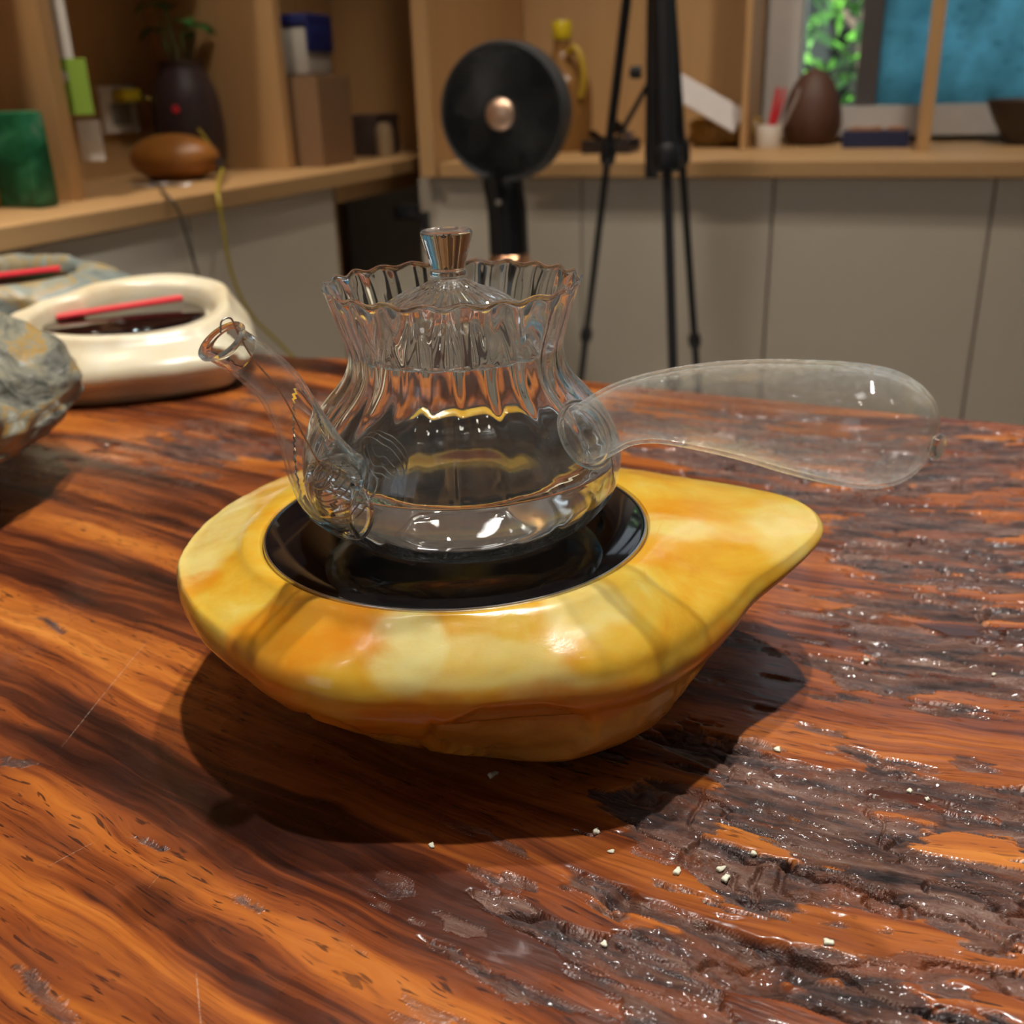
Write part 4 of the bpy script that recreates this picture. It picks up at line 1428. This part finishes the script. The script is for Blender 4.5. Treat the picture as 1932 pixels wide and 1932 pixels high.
# orange-brown rounded stone
on_ = NT('orange_brown_stone')
v = on_.noise(on_.obj(), 20, 4)
on_.P(Base_Color=on_.mix(v, (.24, .085, .014), (.36, .145, .028)), Roughness=.4)
b = bmesh.new()
bmesh.ops.create_uvsphere(b, u_segments=48, v_segments=28, radius=1)
for v in b.verts:
    p = v.co.copy()
    k_ = 1+.06*math.sin(p.x*2.1+.6)+.05*math.sin(p.y*2.7+p.z*1.3)
    z = p.z*(.044 if p.z > 0 else .040)
    v.co = Vector((p.x*.096*k_, p.y*.060*k_, max(z*k_, -.037)+.037))
me = bpy.data.meshes.new('smooth_stone')
b.to_mesh(me); b.free()
ob_ = link('smooth_stone', me, on_.m, None, room(-1.345, 1.725, ZW), RZ)
tag(ob_, 'smooth orange-brown rounded stone on the left worktop in front of the vase', 'stone')

# dark vase with a green plant
vs = empty('potted_plant', room(-1.425, 1.905, ZW), RZ, 'green leafy plant in a tall dark brown vase in the shelf corner bay', 'plant')
Bm().lathe(crom([(.0005, 0), (.050, 0), (.062, .01), (.070, .05), (.071, .10), (.064, .15), (.050, .19), (.046, .205), (.050, .215), (.045, .213), (.041, .2), (.05, .16), (.0005, .15)], 5), 48).build('vase', plain('dark_glazed_clay', (.038, .024, .026), .35), vs)
Bm().lathe([(.0003, .0012), (.007, .0012), (.008, 0)], 16, (.022, -.066, .125), (.3, -1, .1)).build('red_mark', M_red, vs)
M_pl = plain('plant_leaf', (.030, .115, .022), .4, var=.35)
stems = Bm()
for k in range(8):
    a = k*2.4
    ll = .06+.02*(k % 3)
    top_ = Vector((.042*math.cos(a), .030*math.sin(a), .215+ll+.03*math.sin(k)))
    stems.tube([(0, 0, .18), (.02*math.cos(a), .02*math.sin(a), .22), tuple(top_)], [.0022, .0018, .0014], 6)
    V = []
    for i in range(8):
        t_ = i/7
        w_ = .020*math.sin(PI*min(1., .08+t_*.92))**.7
        dd = Vector((math.cos(a), math.sin(a)*.7, .45-1.0*t_))
        c_ = top_+Vector((math.cos(a)*.060*t_-.02*math.cos(a), math.sin(a)*.050*t_, .02*t_-.035*t_*t_))
        sd = Vector((-math.sin(a), math.cos(a), .0))
        for s2, dz in ((-1, .004), (0, -.002), (1, .004)):
            V.append(tuple(c_+sd*w_*s2+Vector((0, 0, dz))))
    npmesh('leaf', V, grid_faces(8, 3), M_pl, vs)
stems.build('stems', plain('plant_stem', (.05, .10, .03), .5), vs)

# cardboard carton with a blue-lidded box on top, dark box and jar in the corner
ct_ = empty('cardboard_carton', room(-1.245, 2.085, ZW), RZ, 'brown cardboard carton standing on the worktop behind the second divider', 'carton')
M_card = plain('brown_cardboard', (.21, .115, .055), .75)
Bm().box(-.075, .062, -.06, .08, 0, .180, .0015).build('carton_body', M_card, ct_, smooth=False)
Bm().box(-.075, .062, .008, .012, .1802, .1815).build('seam_tape', plain('tape', (.27, .17, .09), .3), ct_, smooth=False)
bb = empty('plastic_box', room(-1.25, 2.095, .2525), RZ, 'white plastic box with a dark blue lid on top of the cardboard carton', 'box')
Bm().box(-.065, .040, -.05, .05, 0, .094, .008).build('tub', plain('milky_plastic', (.36, .33, .29), .5), bb)
Bm().box(-.067, .046, -.053, .053, .094, .118, .006).build('box_lid', plain('navy_plastic', (.012, .018, .10), .4), bb)
Bm().box(.0402, .046, -.052, .052, .045, .100, .003).build('clasp', plain('navy_plastic_side', (.012, .018, .10), .4), bb)
db = empty('gift_box', room(-1.27, 2.42, ZW), RZ, 'low dark brown box on the worktop in the corner bay', 'box')
Bm().box(-.05, .045, -.06, .06, 0, .075, .002).build('box_base', plain('dark_brown_board', (.050, .028, .024), .6), db, smooth=False)
Bm().box(-.051, .046, -.061, .061, .0752, .095, .002).build('box_lid', plain('dark_brown_lid', (.062, .036, .030), .55), db, smooth=False)
jr = empty('tea_jar', room(-1.205, 2.36, ZW), RZ, 'small pale brown jar beside the low dark box in the corner bay', 'jar')
Bm().lathe(crom([(.0005, 0), (.018, 0), (.021, .004), (.021, .058), (.017, .066), (.0005, .066)], 4), 28).build('jar_body', plain('pale_clay', (.30, .21, .12), .5), jr)
Bm().lathe([(.0005, .078), (.006, .077), (.017, .072), (.018, .0662), (.0005, .0662)], 28).build('jar_lid', plain('pale_clay_lid', (.25, .17, .10), .5), jr)
hk = empty('hook', room(-1.50, 2.40, .395), RZ, 'small white hook on the shelf back panel at the top of the corner bay', 'hook')
Bm().lathe([(.0005, .03), (.008, .026), (.012, .016), (.009, .004), (.006, 0), (.0005, 0)], 20, (-.048, 0, 0), (1, 0, -.2)).build('hook_cup', M_white, hk)

# ------------------------------------------------------------------ things on the window worktop
jg = empty('oil_jug', room(-.805, 2.52, ZW), RZ, 'amber jug with a yellow cap and yellow handle behind the fan', 'jug')
am_ = NT('amber_plastic')
am_.P(Base_Color=(.30, .15, .045), Roughness=.25, Transmission_Weight=.35, IOR=1.3)
Bm().lathe(crom([(.0005, 0), (.060, 0), (.068, .008), (.070, .05), (.070, .13), (.060, .165), (.030, .205), (.020, .225), (.018, .245), (.0005, .246)], 5), 40).build('jug_body', am_.m, jg)
Bm().lathe([(.0005, .247), (.021, .247), (.023, .252), (.023, .280), (.020, .286), (.0005, .287)], 28).build('cap', plain('yellow_cap', (.55, .42, .01), .4), jg)
Bm().tube(crom([(.024, -.03, .215), (.045, -.04, .225), (.062, -.044, .195), (.066, -.044, .155), (.058, -.042, .120)], 6), .0085, 12).build('jug_handle', plain('yellow_handle', (.38, .25, .02), .45), jg)

dt = empty('dark_tray', room(-.66, 2.44, ZW), RZ, 'low dark tray with folded dark cloth on the worktop behind the tripod', 'tray')
Bm().box(-.06, .055, -.05, .05, 0, .010, .003).box(-.06, .055, -.05, -.044, .0102, .030, .002).box(-.06, .055, .044, .05, .0102, .030, .002).build('tray_body', plain('dark_tray_plastic', (.022, .016, .017), .4), dt)
V = []
for i in range(12):
    for j in range(8):
        V.append((-.05+i*.0086, -.038+j*.0108, .032+.010*math.sin(i*.9+j*.5)+.009*math.cos(j*1.3)+.022*math.exp(-((i-8)/2.5)**2)))
V2 = [(x, y, .0105) for x, y, z in V]
cl = npmesh('cloth', V+V2, np.concatenate([grid_faces(12, 8), grid_faces(12, 8)[:, ::-1]+96]), plain('dark_cloth', (.040, .026, .028), .8), dt)

pkg = empty('wrapped_bundle', room(-.43, 2.63, ZW), RZ, 'crinkled gold-brown bundle on the window worktop right of the tripod', 'bundle')
b = bmesh.new()
bmesh.ops.create_icosphere(b, subdivisions=5, radius=1)
for v in b.verts:
    p = v.co.normalized()
    q = np.array([[p.x*3, p.y*3, p.z*3]])
    k_ = 1+.28*(float(fbm3(q, 3, 77)[0])-.5)+.10*abs(math.sin(p.x*9+p.y*5))
    v.co = Vector((p.x*.088*k_, p.y*.050*k_, max(p.z*.044*k_, -.034)+.034))
me = bpy.data.meshes.new('wrapping')
b.to_mesh(me); b.free()
link('wrapping', me, plain('gold_brown_film', (.26, .15, .035), .3, var=.4, scale=30), pkg)
bo = Bm().box(-.115, .115, -.006, .006, -.055, .0, .002)
wb = bo.build('white_board', plain('white_board', (.58, .55, .55), .5), None, room(-.475, 2.56, .205), RZ, smooth=False)
wb.rotation_euler = Euler((-.30, .50, RZ))
tag(wb, 'thin white board leaning aslant on the gold-brown bundle', 'board')

cu = empty('pen_cup', room(-.318, 2.545, ZW), RZ, 'small white cup of red pens on the window worktop', 'cup')
Bm().lathe([(.0005, 0), (.026, 0), (.028, .003), (.0295, .050), (.0275, .050), (.026, .006), (.0005, .006)], 32).build('cup_body', M_white, cu)
for i, (dx, dy, tx, mt, nm) in enumerate([(-.008, 0, .020, M_red, 'red'), (0, .006, .028, M_red, 'red'), (.002, -.008, .014, M_red, 'red'), (.010, .004, .050, plain('grey_pen', (.30, .26, .25), .4), 'grey')]):
    o = Bm().tube([(dx, dy, .008), (dx+tx*.9, dy, .105), (dx+tx, dy, .128)], [.0042, .0042, .003], 10).build('pen', mt, None, room(-.318, 2.545, ZW), RZ)
    tag(o, ['leftmost red pen in the white cup', 'rearmost red pen in the white cup', 'front red pen in the white cup', 'grey pen leaning right in the white cup'][i], 'pen', 'pens in the cup')

eg = NT('brown_stone_egg')
v = eg.noise(eg.obj(), 30, 5)
eg.P(Base_Color=eg.mix(v, (.060, .022, .012), (.10, .040, .022)), Roughness=.6)
Bme = Bm().lathe(crom([(.0005, 0), (.035, 0), (.055, .008), (.066, .035), (.067, .065), (.058, .105), (.042, .138), (.022, .160), (.0005, .168)], 6), 48)
tag(Bme.build('stone_egg', eg.m, None, room(-.236, 2.66, ZW), RZ), 'tall brown egg-shaped stone standing before the clear window pane', 'stone')

tr_ = empty('blue_tray', room(-.085, 2.56, ZW), RZ, 'dark blue tray of small brown bits under the window, left of the divider', 'tray')
k = Bm()
k.box(-.07, .07, -.04, .04, 0, .005)
for bxs in ((-.07, .07, -.04, -.035), (-.07, .07, .035, .04), (-.07, -.065, -.0348, .0348), (.065, .07, -.0348, .0348)): k.box(*bxs, .0052, .036, .001)
k.build('tray_body', plain('navy_tray', (.016, .022, .070), .4), tr_, smooth=False)
bits = Bm()
for i in range(40):
    x, y = random.uniform(-.055, .055), random.uniform(-.026, .026)
    bits.box(x-.007, x+.007, y-.006, y+.006, .030, .040, .002, (random.random(), random.random(), random.random()*3))
bits.box(-.0645, .0645, -.0345, .0345, .0054, .030)
bt = bits.build('contents', plain('brown_bits', (.28, .13, .06), .7, var=.4, scale=120), tr_)
bt['kind'] = 'stuff'

bw = empty('dark_bowl', room(.225, 2.60, ZW), RZ, 'wide dark clay bowl on the window worktop right of the divider', 'bowl')
Bm().lathe(crom([(.0005, 0), (.042, 0), (.046, .006), (.070, .045), (.090, .086), (.093, .090), (.088, .090), (.066, .046), (.040, .012), (.0005, .010)], 5), 48).build('bowl_body', plain('dark_clay', (.060, .040, .036), .5), bw)
